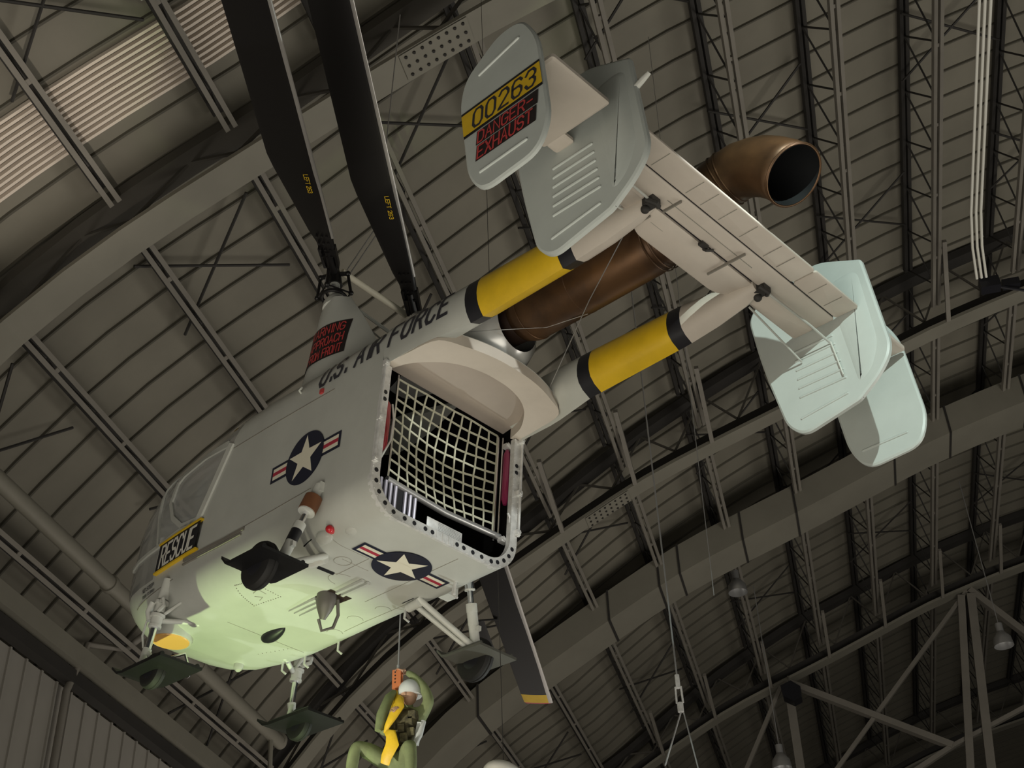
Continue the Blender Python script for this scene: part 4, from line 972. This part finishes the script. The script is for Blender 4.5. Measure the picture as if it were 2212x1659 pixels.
# bolted splice plates
for (k, n_) in ((-4.35, 0), (-4.45, 1)):
    mb = MB(); J = JA[n_]; a = arches[n_]
    def G2(u, v, o): kk = k+u; return (kk, v, sm(kk)-HZ-.012+o)
    patch(mb, -.60, .60, .02, .56, lambda u, v, o: G2(u, v, 0), 0, 8, 2); patch(mb, -.60, .60, .02, .56, lambda u, v, o: G2(u, v, -.02), 0, 8, 2)
    sp = mb.build('splice_plate', 'duct', a, smooth=False)
    mb = MB()
    for i in range(8):
        for j in range(3): p = Vector(G2(-.5+.145*i, .1+.19*j, -.02)); mb.tube([p, p-Vector((0, 0, .03))], .028, 8)
    mb.build('splice_bolt', 'steeldark', sp)

# roof joists: one kind of girder repeated in each bay
def joist_parts(par, x0, x1, slope_):
    mb = MB()
    for e in (-.075, .075):
        mb.bar((e, x0, 0), (e, x1, 0), .085, .085)
    for t in range(int((x1-x0)/2.4)): mb.box((0, x0+1.2+2.4*t, .02), (.16, .10, .05))
    mb.build('bottom_chord', 'steel', par, smooth=False)
    mb = MB()
    for e in (-.07, .07): mb.bar((e, x0, 1.12), (e, x1, 1.12), .09, .10)
    mb.build('top_chord', 'steeldark', par, smooth=False)
    mb = MB(); n = int((x1-x0)/1.64); d = (x1-x0)/n
    for i in range(n):
        y0 = x0+i*d; mb.tube([(0, y0, 1.1), (0, y0+d/2, .02)], .022, 6, cap=False); mb.tube([(0, y0+d/2, .02), (0, y0+d, 1.1)], .022, 6, cap=False)
    mb.build('web_rod', 'steeldark', par)
JK = [-13.45, -11.7, -9.8, -7.85, -5.9, -3.85, -1.68, .60, 2.80, 5.05, 7.3, 9.5, 11.7]
bays = [(JA[0]-16, JA[0]-.1, 'over the near bay'), (JA[0]+.7, JA[1]-.1, 'in the bay behind the helicopter'), (JA[1]+.7, JA[2]-.1, 'in the long duct bay'), (JA[2]+.7, JA[3]-.1, 'in the far bay')]
for b, (j0, j1, tx) in enumerate(bays):
    proto = None
    for i, k in enumerate(JK):
        zz = sm(k)+.62; rot = (0, -slope(k), 0)
        if proto is None:
            proto = empty('roof_joist', (k, 0, zz)); proto.rotation_euler = rot; proto.scale = (1, 1, (dd(k)-.68)/1.17); joist_parts(proto, j0, j1, 0); o = proto
        else:
            o = proto.copy(); COL.objects.link(o); o.location = (k, 0, zz); o.rotation_euler = rot
            o.scale = (1, 1, (dd(k)-.68)/1.17)
            for c in list(proto.children): q = c.copy(); COL.objects.link(q); q.parent = o
        tag(o, 'open-web steel roof joist '+tx+(', nearest the side wall' if i == 0 else ', one of the row'), 'joist', 'roof joists '+tx)
# kicker braces from the joists down to the arches
kp = None
for n_ in (1, 2):
    for i, k in enumerate(JK[4:12]):
        J = JA[n_]
        if kp is None:
            mb = MB(); mb.bar((0, -2.6, .64), (.0, -.02, .02), .11, .11, (1, 0, 0)); kp = mb.build('kicker_brace', 'steel', smooth=False); o = kp
        else: o = kp.copy(); COL.objects.link(o)
        o.location = (k+.22, J, sm(k+.22)); tag(o, 'slanting brace from a roof joist down to the '+('second' if n_ == 1 else 'third')+' arch', 'brace', 'kicker braces at the '+('second' if n_ == 1 else 'third')+' arch')
# crossed bracing rods under the deck
xp = None
def rod(name, a, b, r, label, group=None, m='steeldark'):
    a = Vector(a); b = Vector(b); mb = MB(); mb.tube([(0, 0, 0), b-a], r, 6); o = mb.build(name, m); o.location = a; tag(o, label, 'bracing', group); return o
def dkp(k, j): x, z = dk(k, dd(k)-.42); return Vector((x, j, z))
for b, (j0, j1, tx) in enumerate(bays[:3]):
    for c in range(3):
        for i in range(len(JK)-2):
            if (i+c) % 2: continue
            ja = j0+(j1-j0)*(c+.15)/3; jb = j0+(j1-j0)*(c+.55)/3; k0, k1 = JK[i], JK[i+1]; e = 1.15
            if jb < 6: continue
            mb = MB(); A_ = dkp(k0, ja); q = dkp(k1, jb)-A_; mb.tube([(0, 0, 0), q], .03, 6); x_ = mb.build('cross_brace', 'steeldark'); x_.location = A_
            tag(x_, 'thin crossed bracing rods between roof joists '+tx, 'bracing', 'crossed bracing '+tx)
            mb = MB(); mb.tube([dkp(k0, jb)-A_, dkp(k1, ja)-A_], .03, 6); mb.build('second_rod', 'steeldark', x_)

# deep truss below the third arch
T = arches[2]; nodesU = [(-9.5, 0), (-.85, 0), (6.2, 0), (13.2, 0)]
mb = MB()
def TL(k, z, j=.3): return (k, j, z-0.0)
up = [(k, sm(k)-HZ) for k, _ in nodesU]
lo = [(-13.0, 10.5), (-4.6, 14.2), (2.9, 17.6), (4.5, 16.7)]
mb.bar(TL(*up[1]), TL(4.4, 16.6), .34, .22); mb.bar(TL(*up[2]), TL(2.0, 18.0), .16, .14); mb.bar(TL(2.0, 18.0), TL(-.3, 15.6), .14, .14)
mb.bar(TL(up[1][0]-.2, up[1][1]), TL(-3.4, 15.6), .16, .14); mb.bar(TL(up[1][0], up[1][1]-.3), TL(-.95, 13.0), .40, .3)
mb.bar(TL(up[2][0]-.25, up[2][1]-.2), TL(4.4, 13.5), .36, .26); mb.bar(TL(up[2][0]+.1, up[2][1]-.2), TL(5.2, 13.5), .40, .3); mb.bar(TL(up[2][0]+.1, up[2][1]), TL(10.0, 17.5), .34, .22)
mb.bar(TL(4.4, 16.6), TL(9.0, 18.4), .2, .14); mb.bar(TL(-2.0, 13.4), TL(4.4, 16.6), .22, .16)
mb.build('truss_leg', 'steel', T, smooth=False)
mb = MB(); mb.box((-.77, .0, 18.9), (.62, .5, .55)); sp = MB()
sp.loft([[(-.77+dx, J, 18.95+HZ+dz) for dx, dz in ((-.34, .22), (.05, .36), (.36, .10), (.34, -.30), (.05, -.42), (-.30, -.18))] for J in (46.2, 46.75)]); o = sp.build('loudspeaker', 'black'); tag(o, 'black loudspeaker hanging at the left node of the truss', 'loudspeaker')
mb = MB(); mb.tube([(-.77, 46.6, 19.2+HZ), (-.8, 46.9, sm(-.8)+.05)], .04, 8); mb.build('speaker_bracket', 'steel', o)

# long duct
mb = MB(); DJ = 35.6
def dsec(k, g=0.):
    z = sm(k)-.05; d = .95+g
    return [(k, DJ-g, z-g), (k, DJ+1.45+g, z-g), (k, DJ+1.45+g, z+d), (k, DJ-g, z+d)]
mb.loft([dsec(k) for k in KS if k > -13.5]); du = mb.build('air_duct', 'duct', smooth=False); tag(du, 'long rectangular sheet-metal air duct running up to the right behind the tail', 'duct')
mb = MB()
for k in (-9.6, -7.9, -5.5, -3.9, -3.25, -1.25, .45, 3.6, 5.4, 7.8, 9.5): mb.loft([dsec(k-.03, .03), dsec(k+.03, .03)])
mb.build('duct_joint', 'steeldark', du, smooth=False)

# fire main, wall pipes, conduits
mb = MB(); K = lambda j: 0
mb.tube([(-12.65, 12, 12.15+HZ), (-12.65, 28.6, 12.05+HZ)], .155, 18); fm = mb.build('fire_main_pipe', 'duct'); tag(fm, 'thick grey round pipe running along the roof edge at lower left', 'pipe')
mb = MB()
for j in (20.1, 24, 28.5): mb.tube([(-12.65, j-.06, 12.1+HZ), (-12.65, j+.06, 12.1+HZ)], .185, 18)
mb.tube([(-12.65, 28.0, 12.0+HZ), (-12.6, 28.0, 10.8+HZ), (-12.9, 28.0, 10.3+HZ)], .06, 8); mb.build('pipe_coupling', 'duct', fm)
mb = MB(); mb.tube([(-14.1, 21.5, .1), (-14.1, 21.5, 11.6+HZ-.9), (-14.0, 21.8, 12.0+HZ-.2), (-13.6, 22.6, 12.0+HZ), (-11.9, 22.6, 13.2+HZ)], .075, 10); tag(mb.build('wall_conduit', 'steel'), 'bent conduit climbing the side wall at lower left', 'pipe')
mb = MB()
for i, j in enumerate((26.0,)): pass
cp = None
for i in range(3):
    x = 5.45+.11*i; z0 = 20.9+HZ
    mb = MB(); mb.tube([(0, -2, 0), (0, 24.4, 0), (.05, 25.6, -.05), (.12, 26.5, -.3)], .033, 10)
    o = mb.build('electrical_conduit', 'offwhite'); o.location = (x, 0, z0); tag(o, 'shiny conduit in the bundle of three near the right edge, '+('left', 'middle', 'right')[i]+' one', 'pipe', 'three conduits')
mb = MB(); mb.box((0, 0, 0), (.46, .3, .30)); mb.box((.5, .1, .0), (.4, .2, .2)); jb = mb.build('junction_box', 'black', smooth=False); jb.location = (5.85, 26.7, 20.5+HZ); tag(jb, 'black junction box at the lower end of the three conduits', 'electrical box')
mb = MB(); mb.tube([(.2, 0, -.1), (.8, .1, -.3), (1.2, .4, .1), (1.6, .6, 1.2)], .04, 6); mb.build('box_cable', 'black', jb)
# roof louvre
lv = empty('roof_louvre', (0, 0, HZ)); tag(lv, 'bright striped roof louvre in the upper left corner', 'louvre')
for i in range(11):
    j = 11.85+.112*i; rs = []
    for k in [-15+.7*t for t in range(17)]:
        (x0, z0), (x1, z1) = dk(k, dd(k)-.07), dk(k, dd(k)-.15); rs.append([(x1, j, z1-HZ), (x1, j+.05, z1-HZ), (x0, j+.05, z0-HZ), (x0, j, z0-HZ)])
    mb = MB(); mb.loft(rs); mb.build('louvre_slat', 'louver', lv, smooth=False)
mb = MB(); mb.box((-8.02, 10.9, sm(-8)+.5-HZ+.0), (.12, .06, .10)); o = mb.build('paper_tag', 'offwhite', smooth=False); o.location = (.12, 0, HZ-.02); tag(o, 'small pale tag clipped to a joist by the louvre', 'tag')
# high-bay lamps, off
for (k, j, z, tx) in ((-1.72, 37.6, 19.05, 'unlit hanging high-bay lamp just below the long duct'), (-1.3, 40.0, 14.25, 'unlit hanging high-bay lamp low beside the wide truss leg'), (5.9, 40.0, 17.2, 'unlit hanging high-bay lamp at the right edge of the picture')):
    l = empty('high_bay_lamp', (k, j, z+HZ)); tag(l, tx, 'lamp', 'unlit high-bay lamps')
    mb = MB(); mb.tube([(0, 0, -.28), (0, 0, -.02), (0, 0, .16), (0, 0, .22)], [.30, .27, .14, .08], 22, cap=False); mb.build('reflector', 'galv', l, ang=60)
    mb = MB(); mb.tube([(0, 0, .2), (0, 0, .46)], .11, 14); mb.build('ballast', 'galv', l); mb = MB(); mb.tube([(0, 0, .46), (0, 0, sm(k)+.6-z-HZ)], .015, 6); mb.build('hanger', 'galv', l)
# suspension cables of a neighbouring exhibit, with turnbuckle and bridle
def Wd(k, j, z): return (k, j, z+HZ)
o = rod('hanging_cable', Wd(-1.70, 16.0, 18.5), Wd(-1.66, 16.0, 6.95), .012, 'pale vertical cable hanging at lower centre right above the turnbuckle', m='galv')
o = rod('hanging_cable', Wd(-.85, 16.0, 19.3), Wd(-1.05, 16.0, 8.0), .006, 'very thin vertical cable beside the hanging turnbuckle cable', m='galv')
mb = MB(); mb.tube([(0, 0, .30), (0, 0, .12)], .03, 8); mb.tube([(-.035, 0, .14), (-.04, 0, -.08)], .014, 6); mb.tube([(.035, 0, .14), (.04, 0, -.08)], .014, 6); mb.tube([(0, 0, -.08), (0, 0, -.2)], .04, 8)
o = mb.build('turnbuckle', 'silver'); o.location = Wd(-1.66, 16.0, 6.66); tag(o, 'bright steel turnbuckle at the bottom of the vertical cable', 'turnbuckle')
rod('sling_cable', Wd(-1.66, 16.0, 6.46), Wd(-1.93, 16.0, 5.80), .012, 'left leg of the cable bridle below the turnbuckle', m='galv'); rod('sling_cable', Wd(-1.63, 16.03, 6.46), Wd(-1.50, 16.0, 5.5), .010, 'right leg of the cable bridle below the turnbuckle', m='galv')

mb = MB(); mb.ball((0, -.05, -.115), .19, 28, 14, sc=(1.0, 2.2, .62)); o = mb.build('aircraft_model', 'offwhite', ang=80); o.location = Wd((-2.973), 12.0, (4.551)-.045)
tag(o, 'white rounded top of another exhibit just showing at the bottom edge', 'exhibit')
rod('hanging_cable', Wd((-2.973)-.02, 12.0, (4.551)-.03), Wd((-2.973)+.0, 12.0, 21.0), .004, 'hair-thin cable holding the white exhibit at the bottom edge', m='steeldark')

# every separate fitting becomes a part of its own
def split(o):
    me = o.data; n = len(me.vertices); par_ = list(range(n))
    def find(a):
        while par_[a] != a: par_[a] = par_[par_[a]]; a = par_[a]
        return a
    for e in me.edges: a, b = find(e.vertices[0]), find(e.vertices[1]); par_[a] = b
    isl = {}
    for i in range(n): isl.setdefault(find(i), []).append(i)
    bb = []
    for k, vs in isl.items():
        c = [me.vertices[i].co for i in vs]; bb.append([[min(p[d] for p in c)-.004 for d in range(3)], [max(p[d] for p in c)+.004 for d in range(3)], {k}])
    ch = True
    while ch:
        ch = False
        for i in range(len(bb)):
            for j in range(i+1, len(bb)):
                if all(bb[i][0][d] <= bb[j][1][d] and bb[j][0][d] <= bb[i][1][d] for d in range(3)):
                    bb[i] = [[min(bb[i][0][d], bb[j][0][d]) for d in range(3)], [max(bb[i][1][d], bb[j][1][d]) for d in range(3)], bb[i][2] | bb[j][2]]; bb.pop(j); ch = True; break
            if ch: break
    if len(bb) < 2: return
    for g in bb[1:]:
        q = o.copy(); q.data = me.copy(); COL.objects.link(q)
        b = bmesh.new(); b.from_mesh(q.data); bmesh.ops.delete(b, geom=[v for v in b.verts if find(v.index) not in g[2]], context='VERTS'); b.to_mesh(q.data); b.free()
    keep = bb[0][2]; b = bmesh.new(); b.from_mesh(me); bmesh.ops.delete(b, geom=[v for v in b.verts if find(v.index) not in keep], context='VERTS'); b.to_mesh(me); b.free()
SPLIT = ('door_hinge', 'rear_latch', 'duct_joint', 'hinge_bracket', 'drain_tube', 'pipe_coupling', 'lightening_hole', 'splice_bolt', 'hook_bolt', 'vest_pouch', 'ribbed_panel', 'fin_brace', 'stay_wire', 'door_frame', 'yellow_trim', 'stiffener_rib', 'pylon_stay', 'clamp_ring', 'hub_fitting', 'brace_rod', 'drag_arm', 'plate_rail', 'net_pole', 'door_rail', 'clear_lamp_cover', 'cockpit_floor', 'boom_bracket', 'truss_leg', 'cargo_hook', 'pilot_seat', 'servo_flap', 'blade_grip', 'cross_brace')
for o in list(COL.objects):
    if o.type == 'MESH' and o.name.split('.')[0] in SPLIT and o.parent is not None: split(o)
